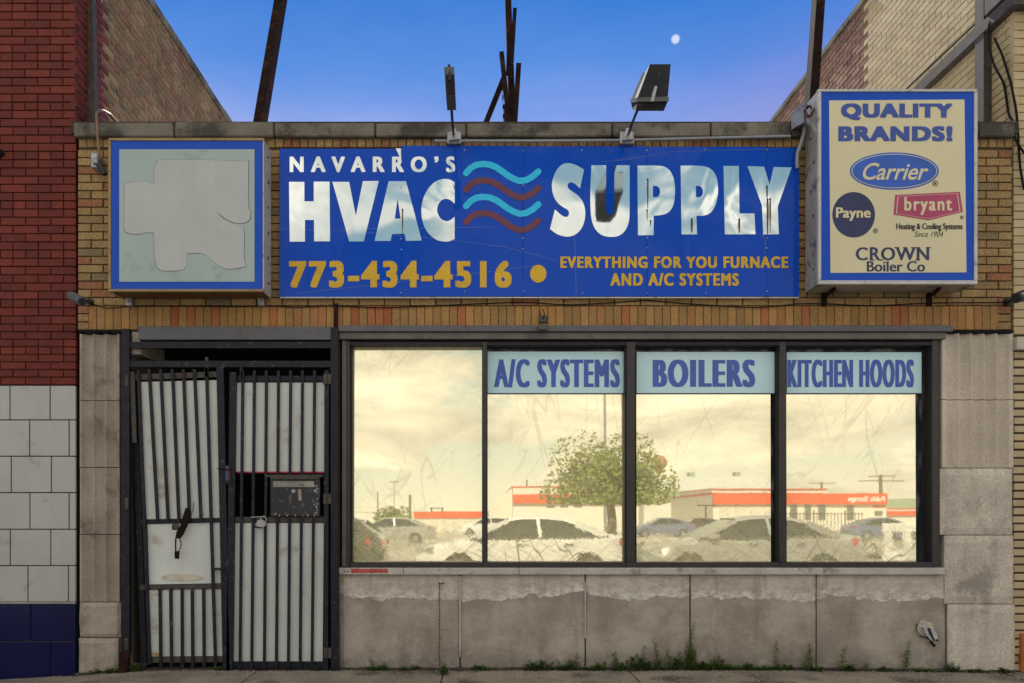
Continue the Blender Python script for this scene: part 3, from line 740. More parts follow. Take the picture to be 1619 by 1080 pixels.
letter([chaikin([(1063, 160, 1), (1290, 156), (1400, 175), (1462, 255), (1490, 360), (1492, 500), (1474, 615), (1420, 698), (1330, 725), (1248, 728, 1), (1248, 950, 1), (1070, 952, 1)]), chaikin([(1240, 390, 1), (1290, 390), (1320, 425), (1322, 480), (1295, 518), (1240, 518, 1)])], o2, s2)
o3 = (1060, 240)
letter([chaikin([(115, 160, 1), (340, 157), (455, 185), (520, 265), (541, 380), (540, 500), (512, 622), (452, 705), (380, 730), (295, 732, 1), (302, 942, 1), (125, 942, 1)]), chaikin([(290, 390, 1), (340, 391), (368, 430), (370, 480), (345, 518), (290, 518, 1)])], o3, s2)
letter([[(603, 163), (778, 163), (785, 703), (955, 703), (967, 940), (618, 942)]], o3, s2)
letter([[(875, 165), (1065, 172), (1128, 375), (1175, 175), (1378, 180), (1220, 625), (1232, 940), (1055, 942), (1040, 610)]], o3, s2)
text("NAVARRO\u2019S", 458, 720, 247.5, 272.5, BY - .0016, m_ban_silver, ban, off=0., sp=1.8, bx=1.5, by=.6)
letter([[(1002, -28), (1045, -28), (1050, 95), (1040, 90), (1030, 30)]], o1, s1)
text('773-434-4516', 457, 809, 412.5, 455, BY - .0022, m_yellow_vinyl, ban, off=0., sp=1.22, bx=2.7, by=1.7)
text('EVERYTHING FOR YOU FURNACE', 886, 1246, 405.5, 424, BY - .0022, m_yellow_vinyl, ban, off=0., sp=1.2, bx=1.15, by=.55)
text('AND A/C SYSTEMS', 965, 1168, 432, 452, BY - .0022, m_yellow_vinyl, ban, off=0., sp=1.2, bx=1.15, by=.55)
b = MB(); b.disc((X(851, BY), Z(433, BY)), .066, BY - .003, BY - .0006, 32, .072); b.build('dot', m_yellow_vinyl, ban)
def ribbon(pts, hw, y0, y1):
    pts = [Vector(p) for p in pts]; L, Rr = [], []
    for i, p in enumerate(pts):
        t = (pts[min(i + 1, len(pts) - 1)] - pts[max(0, i - 1)]).normalized(); n = Vector((-t.y, t.x))
        L.append(p + n * hw); Rr.append(p - n * hw)
    def cap(c, a, sgn):
        v = a - c; return [c + Matrix.Rotation(sgn * math.pi * k / 8, 2) @ v for k in range(1, 8)]
    loop = L + cap(pts[-1], L[-1], -1) + Rr[::-1] + cap(pts[0], Rr[0], -1)
    return [(p.x, p.y) for p in loop]
for k in range(4):
    ctrl = [(737, 274), (744, 266), (753, 261), (763, 259.5), (774, 260.5), (784, 264.5), (793, 270.5), (803, 278), (812, 283), (822, 286.5), (832, 285), (842, 279.5), (851, 271.5)]
    pts = [(X(a, BY), Z(c + 26 * k + (k == 3) * -.5, BY)) for a, c in ctrl]
    poly_fill('wave_stripe', [ribbon(pts, .0255, 0, 0)], BY - .002, .002, m_cyan_vinyl if k % 2 == 0 else m_maroon, ban)
for (px, t, u, wd) in ((1024, 284, 330, 1.6), (1023, 333, 349, 1), (1028.5, 350, 358, 1), (1093.5, 347, 368, 2.2), (1168.5, 347, 369, 2.0), (1212.5, 296, 316, 1.5), (1213.5, 316, 371, 2.0), (1217.5, 315, 369, 1.6), (636.5, 332, 370, 1.4)):
    n = 8; b = MB(); ls = []; rs = []
    for k in range(n + 1):
        f = k / n; wv = wd * (.6 + .5 * math.sin(f * 3)) * (1 - .5 * f); ls.append((X(px - wv + random.uniform(-.2, .2), BY), Z(t + (u - t) * f, BY))); rs.append((X(px + wv + random.uniform(-.2, .2), BY), Z(t + (u - t) * f, BY)))
    b.prism(ls + rs[::-1], BY - .0036, BY - .0028); b.build('rust_streak', mat('rust_streak', (.13, .075, .035), .8, var=.5, vs=40), ban)
    b = MB(); b.disc((X(px, BY), Z(t, BY)), .007, BY - .009, BY - .001, 8); b.build('screw', m_rust, ban)
for px in seams[1:5] + [735, 920, 1115]:
    for py in ((239, 295, 376, 394, 462) if px in seams[1:5] else (238, 463)):
        b = MB(); b.disc((X(px + random.uniform(-1, 1), BY), Z(py + random.uniform(-2, 2), BY)), .0055, BY - .006, BY - .0005, 8); b.build('screw', m_galv, ban)
for pts in ([(442, 362), (560, 366), (690, 377), (800, 391), (880, 412)], [(465, 464), (560, 454), (680, 440), (790, 428), (850, 419)], [(540, 362), (640, 361), (780, 359)],
            [(970, 252), (1010, 249), (1060, 240), (1160, 237), (1215, 236)], [(908, 360), (910, 420), (911, 466)], [(1204, 371), (1211, 382), (1210, 400)], [(950, 256), (1000, 252)], [(560, 262), (560.5, 262.5)]):
    b = MB(); b.tube([P(a, c, BY - .001) for a, c in pts], .0012, 5)
    b.build('scratch', m_scratch, ban)

# ================================================================== LEFT BOX SIGN
def boxsign(x0, x1, t, u, D, name, label, mf, ms, mu):
    y = -D; r = thing(name, label, 'sign', P((x0 + x1) / 2, u, y))
    a, c, z0, z1 = X(x0, y), X(x1, y), Z(u, y), Z(t, y)
    b = MB(); b.box(a + .004, a + .012, y + .02, -.035, z0 + .004, z1 - .004); b.build('side_panel', ms, r)
    b = MB(); b.box(c - .012, c - .004, y + .02, -.035, z0 + .004, z1 - .004); b.build('side_panel', ms, r)
    b = MB(); b.box(a + .0125, c - .0125, y + .02, -.035, z1 - .012, z1 - .004); b.build('top_panel', ms, r)
    b = MB(); b.box(a + .0125, c - .0125, y + .02, -.035, z0 + .004, z0 + .012); b.build('bottom_panel', mu, r)
    b = MB(); b.box(a + .013, c - .013, -.05, -.037, z0 + .013, z1 - .013); b.build('back_panel', ms, r)
    return r, y, a, c, z0, z1
r, y, a, c, z0, z1 = boxsign(171, 417, 218, 461, .27, 'blank_box_sign', 'square box sign with blue border, its lettering covered by a grey patch', m_gold_frame, m_alum, m_brown_under)
w_ = .02
for nm, bx in (('frame_rail', (a, c, z1 - w_, z1)), ('frame_rail', (a, c, z0, z0 + w_)), ('frame_stile', (a, a + w_, z0 + w_ + .0005, z1 - w_ - .0005)), ('frame_stile', (c - w_ * .4, c, z0 + w_ + .0005, z1 - w_ - .0005))):
    b = MB(); b.box(bx[0], bx[1], y, y + .03, bx[2], bx[3], .002); b.build(nm, m_gold_frame if nm == 'frame_rail' or bx[0] == a else m_alum, r)
b = MB(); b.box(a + w_ + .0005, c - w_ * .4 - .0005, y + .008, y + .014, z0 + w_ + .0005, z1 - w_ - .0005); b.build('face', m_signblue, r)
b = MB(); b.box(X(188, y), X(402, y), y + .006, y + .0075, Z(445, y), Z(235.5, y)); b.build('inner_face', m_teal, r)
cov = [(1000, 10, 1), (1200, 8), (1570, 18, 1), (1568, 310), (1585, 340), (1580, 385), (1555, 410), (1490, 411, 1), (1535, 440, 1), (1545, 470), (1540, 640), (1558, 685, 1), (1450, 705), (1400, 690), (1350, 655), (1285, 597), (1180, 602, 1), (1180, 705), (1080, 715), (995, 708), (978, 640), (970, 470, 1), (920, 470), (880, 482), (800, 475), (778, 440), (785, 380), (788, 160, 1), (890, 138), (975, 165, 1), (970, 60)]
cpx = [(p[0] / 4, 250 + p[1] / 4) + tuple(p[2:]) for p in cov]
poly_fill('cover_patch_edge', [[(X(p[0] + (.55 if p[0] > 300 else -.5), y), Z(p[1] + (.5 if p[1] > 330 else -.45), y)) for p in chaikin(cpx, 1)]], y + .005, .001, m_line, r)
poly_fill('cover_patch', [[(X(p[0], y), Z(p[1], y)) for p in chaikin(cpx, 1)]], y + .0035, .0016, m_cover, r)
poly_fill('cover_patch_edge', [[(X(p[0], y), Z(p[1], y)) for p in ((342, 334.5), (350, 341.5), (360, 348), (373, 353.5), (372, 354.3), (359.5, 349), (349.5, 342.6))]], y + .0022, .001, m_line, r)
for px, py in ((208, 478), (415, 478)):
    b = MB(); b.box(X(px - 5), X(px + 5), -.06, -.0005, Z(py + 8), Z(py - 6), .004); b.disc((X(px), Z(py + 1)), .012, -.075, -.055, 10); b.build('mounting_bracket', m_galv, r)
for k in range(6):
    b = MB(); zz_ = z1 - .1 - k * .2; b.box(c - .0045, c + .002, -.15 + .01 * (k % 2), -.13 + .01 * (k % 2), zz_, zz_ + .012); b.build('rivet', m_black, r)

# ================================================================== RIGHT BOX SIGN
r, y, a, c, z0, z1 = boxsign(1293.5, 1546, 140.5, 449.5, .29, 'brands_box_sign', 'tall box sign with blue border and cream face listing quality brands', m_alum, m_alum_d, m_alum_d)
w_ = .026
for nm, bx in (('frame_rail', (a, c, z1 - w_ * .8, z1)), ('frame_rail', (a, c, z0, z0 + w_ * 1.2)), ('frame_stile', (a, a + w_, z0 + w_ * 1.2 + .0005, z1 - w_ * .8 - .0005)), ('frame_stile', (c - w_, c, z0 + w_ * 1.2 + .0005, z1 - w_ * .8 - .0005))):
    b = MB(); b.box(bx[0], bx[1], y, y + .035, bx[2], bx[3], .003); b.build(nm, m_alum, r)
b = MB(); b.box(a + w_ + .0005, c - w_ - .0005, y + .010, y + .016, z0 + w_ * 1.2 + .0005, z1 - w_ * .8 - .0005); b.build('face', m_signblue, r)
yf = y + .0085
poly_fill('inner_face', [[(X(p, yf), Z(v, yf)) for p, v in ((1310.8, 159), (1524.8, 157.4), (1528, 430.7), (1313, 431.5))]], yf, .0016, m_cream, r)
yt = yf - .002
text('QUALITY', 1329.6, 1506, 163.5, 190, yt, m_ink_blue, r, off=0., sp=1.16, bx=2.5, by=1.1)
text('BRANDS!', 1325.5, 1506, 199.5, 223.5, yt, m_ink_blue, r, off=0., sp=1.16, bx=2.5, by=1.1)
b = MB(); b.disc((X(1414, yt), Z(270.5, yt)), 70.5 / S(yt), yt, yt + .001, 48, 29.6 / S(yt)); b.build('oval', m_oval_blue, r)
b = MB(); b.disc((X(1414, yt), Z(270.5, yt)), 67.8 / S(yt), yt - .001, yt - .0002, 48, 27.2 / S(yt)); b.build('oval_line', m_cream, r)
b = MB(); b.disc((X(1414, yt), Z(270.5, yt)), 66.6 / S(yt), yt - .002, yt - .0012, 48, 26.1 / S(yt)); b.build('oval', m_oval_blue, r)
text('Carrier', 1364, 1468, 257.5, 284.5, yt - .003, m_cream, r, off=.012, sp=.98, shear=.35)
text('\u00ae', 1474, 1483, 285.5, 294.5, yt, m_ink_black, r, off=.0)
b = MB(); b.disc((X(1349.8, yt), Z(339.6, yt)), 33.7 / S(yt), yt, yt + .001, 48, 36 / S(yt)); b.build('disc', m_ink_navy, r)
text('Payne', 1321.5, 1376.5, 328, 349.5, yt - .001, m_cream, r, off=0., sp=1.04, bx=.8, by=.3)
text('\u00ae', 1380.5, 1388, 361, 369, yt, m_ink_black, r, off=.0)
bp = [(575, 522), (865, 508), (878, 598), (725, 636), (567, 610)]; bp = [(1220 + p / 2.92, 130 + v / 2.92) for p, v in bp]
bcx = sum(p[0] for p in bp) / 5; bcy = sum(p[1] for p in bp) / 5
for k, (f, m_) in enumerate(((1.03, m_ink_mag), (.955, m_cream), (.93, m_ink_mag))):
    poly_fill('badge', [[(X(bcx + (p - bcx) * f, yt), Z(bcy + (v - bcy) * (f if f > 1 else f - .04), yt)) for p, v in bp]], yt - .0008 * k, .0006, m_, r)
text('bryant', 1429.5, 1505, 311.5, 340, yt - .0030, m_cream, r, off=0., sp=1.2, bx=.8, by=.3)
text('\u00ae', 1518, 1523.5, 341, 346.5, yt, m_ink_black, r, off=.0)
text('Heating & Cooling Systems', 1417, 1522, 353, 365.5, yt, m_ink_black, r, off=0., bx=.45)
text('Since 1904', 1446, 1491.5, 365.8, 374.5, yt, m_ink_black, r, off=-.006, shear=.3)
text('CROWN', 1353, 1469, 391, 411.5, yt, m_ink_navy, r, off=.0, sp=1.1, bx=.8)
def serifs(lst):
    b = MB()
    for (p, v, hw) in lst: b.box(X(p - hw, yt), X(p + hw, yt), yt - .0012, yt + .001, Z(v + .9, yt), Z(v - .9, yt))
    b.build('lettering_serifs', m_ink_black, r)
serifs([(1379, 391.7, 3), (1379, 411, 3.6), (1393, 411, 3.2), (1418, 391.7, 3.6), (1444, 391.7, 3.4), (1431, 391.7, 3), (1451, 391.7, 3.2), (1451, 411, 3.6), (1468, 391.7, 3.6)])
text('Boiler Co', 1370.5, 1462.5, 412.8, 429.3, yt, m_ink_navy, r, off=.0, sp=1.02, bx=.6)
for k, (px, py) in enumerate(((1302, 478), (1468, 478))):
    b = MB(); b.box(X(px - 4), X(px + 4), -.02, -.0005, Z(py + 7), Z(py - 14), .003); b.beam(P(px, py - 8, -.01), P(px + 18, py - 22, -.2), .02, .02); b.build('mounting_bracket', m_rust, r)
for k in range(7):
    zz_ = z1 - .12 - k * .21; b = MB(); b.box(a + .001, a + .0045, -.20 + .05 * (k % 2), -.185 + .05 * (k % 2), zz_, zz_ + .02); b.build('side_hole', m_black, r)

# junction box & loose wires at its left
jb_ = thing('junction_box', 'open grey electrical box with loose red and black wires at the brands sign corner', 'electrical box', P(1262, 200, -.12))
b = MB(); b.add([P(1251, 178, -.08), P(1270, 160, -.2), P(1271, 193, -.2), P(1251, 205, -.08), P(1256, 179, -.03), P(1275, 165, -.1), P(1276, 198, -.1), P(1256, 206, -.03)],
                [(0, 1, 2, 3), (4, 7, 6, 5), (0, 4, 5, 1), (1, 5, 6, 2), (2, 6, 7, 3), (3, 7, 4, 0)]); b.build('box', m_galv, jb_)
rnd = random.Random(3)
for k in range(9):
    c0 = Vector((rnd.uniform(1271, 1281), rnd.uniform(166, 186))); pts = []
    for t_ in range(7):
        an = t_ / 6 * 4.2 + k; pts.append(P(1279 + 7 * math.cos(an) * (1 - .04 * k) + rnd.uniform(-1.5, 1.5), 176 + (11 - k * .6) * math.sin(an) + rnd.uniform(-2, 2), -.24 + .008 * k))
    b = MB(); b.tube(pts, .0045, 6); b.build('wire', [m_maroon, m_cable, m_galv, m_cable][k % 4], jb_, True)
cdt = thing('conduit_run', 'grey conduit running under the coping to the box beside the brands sign', 'conduit', P(975, 222, -.07))
b = MB(); b.tube([P(687, 223, -.07), P(850, 223, -.07), P(985, 222, -.07)], .0115, 10); b.build('conduit', m_cond, cdt, True)
b = MB(); b.tube([P(1000, 221.5, -.07), P(1100, 219, -.07), P(1250, 215.5, -.07)], .0115, 10); b.build('conduit', m_cond, cdt, True)
b = MB(); b.tube([P(1272, 198, -.1), P(1271, 212, -.1), P(1266, 228, -.1), P(1261, 242, -.09), P(1260, 256, -.08), P(1261, 266, -.075)], .016, 10); b.build('conduit', m_cond, cdt, True)

# ================================================================== FLOODLIGHTS
def lamp_mount(px, root):
    y = -.07
    b = MB(); b.box(X(px - 11, y), X(px + 11, y), y - .012, -.002, Z(228, y), Z(209, y), .004)
    b.build('junction_plate', m_galv, root)
    b = MB(); b.prism([(X(px - 8, y), Z(226, y)), (X(px + 9, y), Z(224, y)), (X(px + 2, y), Z(207, y)), (X(px - 3, y), Z(207, y))], y - .05, y - .013); b.build('knuckle', m_galv, root)
f1 = thing('floodlight', 'narrow floodlight seen edge-on, on an arm above the word HVAC', 'floodlight', P(718, 218, -.07), group='floodlights on arms over the banner')
lamp_mount(718, f1)
b = MB(); b.tube([P(717, 212, -.12), P(715.5, 196, -.5), P(713, 160, -.98)], .010, 8); b.build('arm', m_black_iron, f1, True)
b = MB(); yc = -1.0
b.prism([(X(703, yc), Z(117.5, yc)), (X(718.5, yc), Z(117, yc)), (X(720.5, yc), Z(161.5, yc)), (X(706, yc), Z(162, yc))], yc - .09, yc + .11); b.build('housing', m_lamp_g, f1)
b = MB(); b.prism([(X(705.5, yc), Z(130, yc)), (X(719, yc), Z(130, yc)), (X(720, yc), Z(160.5, yc)), (X(707, yc), Z(161, yc))], yc - .098, yc - .0905); b.build('back_cover', m_lamp, f1)
b = MB(); b.tube([P(711, 128, -1.1), P(711.5, 112, -1.08), P(710, 103.5, -1.04)], .010, 8); b.build('stub', m_black, f1, True)
f2 = thing('floodlight', 'wide black shrouded floodlight tilted on an arm above the word SUPPLY', 'floodlight', P(991, 218, -.07), group='floodlights on arms over the banner')
lamp_mount(991, f2)
b = MB(); b.tube([P(994, 211, -.12), P(999, 196, -.5), P(1008, 174, -.93)], .010, 8); b.build('arm', m_black_iron, f2, True)
y0, y1 = -1.1, -.86
bpx = [(1004.5, 175.5), (1049.5, 175.5), (1056, 156), (1001, 158)]
def hull(name, front, back, m):
    b = MB(); n = len(front); b.add([P(p, v, yq) for p, v, yq in front] + [P(p, v, yq) for p, v, yq in back], [tuple(range(n)), tuple(range(2 * n - 1, n - 1, -1))] + [(i, i + n, (i + 1) % n + n, (i + 1) % n) for i in range(n)])
    return b.build(name, m, f2)
hull('ballast_case', [(1005, 175.5, -1.1), (1049.5, 175.5, -1.1), (1056, 160, -1.12), (1008, 160, -1.12)], [(1000, 173, -.9), (1042, 173, -.9), (1050, 160, -.86), (997, 160, -.86)], m_lamp)
hull('rim_band', [(1007, 161, -1.13), (1057.5, 160, -1.13), (1057.5, 152.5, -1.13), (1007, 154, -1.13)], [(996.5, 163, -.85), (1050, 162, -.85), (1050, 156, -.85), (996.5, 157, -.85)], m_lamp_g)
hull('shroud', [(1008.5, 153.5, -1.12), (1056, 152, -1.12), (1060.5, 101.5, -1.0), (1027.5, 101.5, -1.0)], [(1002, 156, -.87), (1048, 154, -.87), (1055, 104, -.93), (1022, 112, -.93)], m_lamp)
hull('lens', [(999.5, 157, -.865), (1047, 155, -.865), (1052, 118, -.9), (1017.5, 115, -.9)], [(998.5, 156, -.86), (1046, 154, -.86), (1051, 119, -.88), (1016.5, 114, -.88)], m_lamp_glass)
hull('bracket_strap', [(1028, 160.5, -1.145), (1034, 160, -1.145), (1039.5, 136, -1.09), (1035, 136, -1.09)], [(1028, 160.5, -1.135), (1034, 160, -1.135), (1039.5, 136, -1.075), (1035, 136, -1.075)], m_galv)
f3 = thing('small_flood_lamp', 'small rusted spot fixture fixed to the bricks above the second window', 'lamp', P(858, 515, -.04))
b = MB(); b.box(X(852), X(865), -.03, -.001, Z(511), Z(500), .004); b.build('base', m_brown_iron, f3)
b = MB(); b.box(X(850.5, -.1), X(865, -.1), -.12, -.031, Z(523, -.1), Z(513, -.1), .01); b.build('head', m_lamp_g, f3)
b = MB(); b.tube([P(855, 500, -.01), P(853, 493, -.03), P(858, 489, -.03), P(861, 497, -.03), P(858, 505, -.03)], .004, 6); b.build('wire', m_cable, f3, True)

# security cameras
def seccam(name, label, pts, r0, mb, base):
    t = thing(name, label, 'security camera', base)
    b = MB(); b.tube(pts, [r0 * .75, r0, r0, r0 * .92], 14); b.build('housing', mb, t, True)
    dr = (Vector(pts[-1]) - Vector(pts[-2])).normalized(); e = Vector(pts[-1])
    b = MB(); b.tube([e + dr * .001, e + dr * .006], r0 * .72, 14); b.build('lens', m_black, t, True)
    return t
sc = seccam('security_camera', 'grey bullet camera at the seam of red and tan brick, left of the blank sign', [P(111, 466, -.30), P(114, 469, -.33), P(126, 475, -.44), P(130, 477, -.47)], .038, m_camg, P(143, 477, 0))
b = MB(); b.tube([P(143, 478, -.005), P(140, 477.5, -.12), P(124, 471, -.36)], .013, 8); b.disc((X(143), Z(478)), .03, -.02, -.002, 14); b.build('mount', m_black, sc, True)
sc = seccam('security_camera', 'black and white camera poking out at the right end of the soldier course', [P(1634, 462, -.2), P(1628, 463, -.22), P(1612, 469, -.34), P(1606, 472, -.37)], .040, m_black, P(1592, 478, 0))
b = MB(); b.tube([P(1592, 478, -.005), P(1597, 476, -.1), P(1610, 470, -.27)], .015, 8); b.disc((X(1592), Z(478)), .035, -.03, -.002, 14); b.build('mount', m_black, sc, True)
b = MB(); b.tube([P(1630, 461, -.262), P(1616, 465, -.385)], .012, 6); b.build('white_trim', m_camw, sc, True)

# gooseneck pipe on the left
t = thing('service_mast', 'bent copper coloured pipe hooked over the coping by the blank sign', 'pipe', P(154, 262, -.05))
b = MB(); b.tube([P(158, 262, -.09), P(157.5, 250, -.09), P(154.5, 215, -.09), P(152.5, 185, -.09), P(153, 179, -.08), P(157, 174.5, -.05), P(164, 175.5, 0), P(174, 181, .1), P(184, 193, .2), P(187, 200, .25)], .0105, 10); b.build('pipe', m_copper, t, True)
b = MB(); b.box(X(155), X(166), -.13, -.01, Z(276), Z(252), .008); b.box(X(160), X(170), -.16, -.1, Z(272), Z(262), .01); b.build('fitting', m_galv, t)
b = MB(); b.tube([P(154, 252, -.12), P(159, 262, -.15), P(166, 276, -.16)], .018, 8); b.build('weatherhead', m_black, t, True)

# cables
def cable(label, pts, rad=.005, m=m_cable, sag=True):
    b = MB()
    sm = []
    for i in range(len(pts) - 1):
        for k in range(6):
            t_ = k / 6; p0, p1 = pts[i], pts[i + 1]
            sm.append(tuple(p0[j] + (p1[j] - p0[j]) * t_ for j in range(3)))
    sm.append(pts[-1])
    for _ in range(3): sm = [sm[0]] + [tuple((sm[i - 1][j] + 2 * sm[i][j] + sm[i + 1][j]) / 4 for j in range(3)) for i in range(1, len(sm) - 1)] + [sm[-1]]
    b.tube([P(a, c, y_) for a, c, y_ in sm], rad, 6)
    o = b.build('cable', m, None, True); return tag(o, label, 'cable')
cable('thin black cable drooping along the bricks right below the blue banner', [(434, 484, -.012), (470, 486, -.012), (520, 483, -.012), (600, 487, -.012), (700, 483, -.012), (830, 477, -.012), (900, 483, -.012), (1023, 475, -.012)], .0042)
cable('second cable clipped above the soldier course, under the right half of the banner', [(1023, 475, -.014), (1110, 482, -.014), (1200, 487, -.014), (1262, 480, -.014), (1300, 480, -.014), (1380, 484, -.014), (1466, 479, -.014), (1590, 478, -.014)], .0042)
cable('cable running above the door soldier course beneath the blank sign', [(143, 480, -.012), (170, 488, -.012), (205, 484, -.012), (290, 484, -.012), (360, 485, -.012), (434, 484, -.012)], .004)
cable('left one of two cables hanging down beside the yellow brick corner', [(1578, 0, .2), (1562, 40, .2), (1562, 70, .2), (1572, 105, .15), (1588, 132, .1), (1594, 180, .05), (1600, 190, -.03)], .009)
cable('right one of two cables hanging down beside the yellow brick corner', [(1572, 60, .16), (1584, 85, .1), (1598, 130, .02), (1608, 180, -.02), (1612, 260, -.03), (1619, 300, -.03)], .009)
cable('cable looping at the top right corner of the tan brick pier', [(1602, 208, -.03), (1606, 222, -.04), (1616, 238, -.04), (1625, 246, -.04)], .009)

# steel post remnants on the roof
def steel(label, parts_, cat='steel post', nm='roof_steel_post', base=(400, 193, 1.2)):
    t = thing(nm, label, cat, P(*base))
    for k, (a, c, wd, dp, kind) in enumerate(parts_):
        b = MB(); pa, pb = P(*a), P(*c); wm = wd / S(a[2])
        b.beam(pa, pb, wm, dp, Vector((1, 0, 0)))
        b.build('beam', m_rust, t)
    return t
steel('dark rusted steel post leaning up from the roof near the red building', [((408, 215, 1.2), (449, -30, 2.1), 14.5, .14, 'H')])
steel('rusted steel post rising behind the top left of the brands sign', [((1278, 230, 1.2), (1296, -30, 1.6), 14, .14, 'H')], base=(1280, 200, 1.2))
ct = steel('cluster of crossed rusty steel angles standing on the roof in the middle', [
    ((811, 215, 1.2), (802, -30, 1.5), 10, .1, 'L'), ((808, 120, 1.15), (814, 15, 1.2), 6, .05, 'R'), ((813, 210, 1.0), (820, 103, 1.05), 8, .07, 'R'),
    ((806, 205, 1.0), (793, 84, 1.1), 7, .05, 'L'), ((764, 205, 1.1), (796, 125, 1.15), 7.5, .04, 'L'), ((801, 215, 1.0), (800, 166, 1.0), 7, .03, 'L'), ((803, 118, 1.3), (804, 82, 1.3), 6, .05, 'L')], base=(806, 205, 1.1))
for k in range(9):
    b = MB(); c0 = P(794.5 + .2 * k, 128 + k * 7.5, 1.0); b.beam(c0, c0 + Vector((0, 0, -.042)), .012 if k % 2 else .004, .004 if k % 2 else .012); b.build('chain_link', m_rust, ct)

# ================================================================== LEFT NEIGHBOUR (red)
XL = X(122) - .012
red = thing('red_brick_building', 'dark red painted brick building with white and navy glazed tile base at the left edge', 'building', (-4, 0, 0))
XS = -3.29
HT = 6.36
b = MB(); b.box(-9, XL - .035, .014, .5, Z(608), 8.5); b.box(-9, XS - .0, .5, 9, Z(600), HT - .06); b.build('wall', m_mortar_red, red)
sp = []
zc = Z(608.5); row = 0
while zc < 5.75:
    h = .0667 if zc > Z(520) else .0615
    x2 = (XL if zc < 4.42 else X(118.5)) - .0
    first = True; x = x2
    while x > X(-30):
        wv = .198
        if first: wv = .095 if row % 2 else .198
        if row % 6 == 4: wv = .095
        first = False
        sp.append(spec(x - wv / 2, 0, zc + h / 2, 0, wv, h - .0075, .05, M_red, .003)); x -= wv + .0075
    zc += h; row += 1
# side return, red then common brick (faces +X)
zc = 4.36; row = 0
while zc < HT + .5:
    h = .0667; yb = .04 + (.1 if row % 2 else 0); 
    if row % 2: sp.append(spec(XS + .01, .045, zc + h / 2, R(90), .085, h - .008, .05, M_red, .002))
    while yb < 3.95 and zc < HT - .06 or yb < .4:
        mm_ = M_red if yb < .42 else M_cmn
        wv = .098 if row % 6 == 4 else .198
        zpy = CY - (zc - EYE) * S(yb)
        if zpy > -20:
            sp.append(spec(XS + .01, yb + wv / 2 + .004, zc + h / 2, R(90), wv, h - .014, .05, mm_, .004))
        yb += wv + .015
    zc += h; row += 1
lay(red, sp, 296)
b = MB(); b.box(XS - .3, XS + .003, .44, 9, 4.3, HT - .07); b.build('side_wall', m_mortar_lt, red)
b = MB(); b.box(XS - .3, XS + .003, .02, .438, 4.3, 8.4); b.build('side_wall', m_mortar_red, red)
b = MB()
for k in range(14): b.box(XS - .25, XS + .03, .1 + k * .6, .1 + k * .6 + .595, HT - .06, HT + .015 + random.uniform(-.008, .008), .006)
b.build('coping', m_cap, red)
b = MB(); b.beam(P(146, 215, .22), P(139.5, -60, .22), .085, .07); b.build('downpipe', m_brown_iron, red)
b = MB(); b.box(-9, XL - .02, .012, .4, -.3, Z(608.5)); b.build('tile_backing', m_grout, red)
def tiles(rows, joints, m, nm):
    for (t_, u_), js in zip(rows, joints):
        for a_, c_ in zip(js[:-1], js[1:]):
            b = MB(); yq = -.004 + random.uniform(-.0012, .0012)
            b.box(X(a_ + .9, yq), min(X(c_ - .9, yq), XL), yq, .02, Z(u_ - .8, yq), Z(t_ + .8, yq), .0025); b.build(nm, m, red)
rows = [(609.5, 664), (664, 721.5), (721.5, 779), (779, 837), (837, 894.5), (894.5, 952)]
j1, j2 = [-50, 15.5, 79, 142], [-80, -16, 46.5, 109, 142]
tiles(rows, [j1, j2, [-50, 17.5, 81, 142], [-80, -16, 47, 109, 142], [-50, 16, 80, 142], [-80, -16, 44, 108, 142]], m_white_tile, 'wall_tile')
tiles([(954.5, 1014), (1014, 1085)], [[-60, 48.5, 142], [-90, 80, 142]], m_navy_tile, 'wall_tile')
b = MB(); b.box(X(-30), XL - .004, -.0025, .02, Z(954.5), Z(951.5)); b.build('grout_line', m_grout_lt, red)
b = MB(); b.box(X(-60), XL, -.02, .03, -.3, -.085); b.build('footing', m_curb, red)
b = MB(); b.disc((X(2), Z(243)), .03, -.1, -.0, 12); b.build('vent', m_black, red)

# ================================================================== RIGHT NEIGHBOUR (yellow)
XR = 4.325
yel = thing('yellow_brick_building', 'pale yellow brick building with raked joints at the right edge', 'building', (5, 0, 0))
b = MB(); b.box(XR + .012, 10, .02, 9, -.3, 7.0); b.build('wall', m_mortar_yel, yel)
sp = []
zc = Z(1075); row = 0
while zc < 5.75:
    h = .0667; x = XR + (.0 if row % 2 else .0)
    low = zc < Z(556)
    first = True
    if not (Z(556) < zc + h / 2 < Z(533)):
        while x < X(1640):
            wv = (.095 if row % 2 and first else .198); first = False
            sp.append(spec(x + wv / 2, 0 if not low else random.choice((0, .01, -.006)), zc + h / 2, 0, wv, h - (.006 if not low else .016), .05, M_yel, .002)); x += wv + .006
    zc += h; row += 1
zc = 4.30; row = 0
while zc < 7.0:
    h = .0667; yb = .004 + (.1 if row % 2 else 0)
    if row % 2: sp.append(spec(XR, .052, zc + h / 2, R(-90), .093, h - .007, .05, M_yel, .001))
    while yb < 5.4:
        isy = yb < 2.45; wv = .198
        py = CY - (zc - EYE) * S(yb)
        if py > -25 and py < 215:
            sp.append(spec(XR + (0 if isy else .006), yb + wv / 2 + .003, zc + h / 2, R(-90), wv if isy else .19, h - (.007 if isy else .013), .05, M_yel if isy else M_pnk, .001 if isy else .005))
        yb += wv + .006
    zc += h; row += 1
lay(yel, sp, 296)
b = MB(); b.box(XR + .014, XR + .3, 2.47, 9, 4.25, 6.985); b.build('side_wall', m_mortar_lt, yel)
b = MB(); b.box(XR - .03, XR + .3, 2.46, 9, 6.99, 7.05); b.build('coping', m_cap, yel)
b = MB(); b.box(XR - .035, XR + .3, .1, 2.4, 7.4, 7.46); b.build('coping', m_cap, yel)
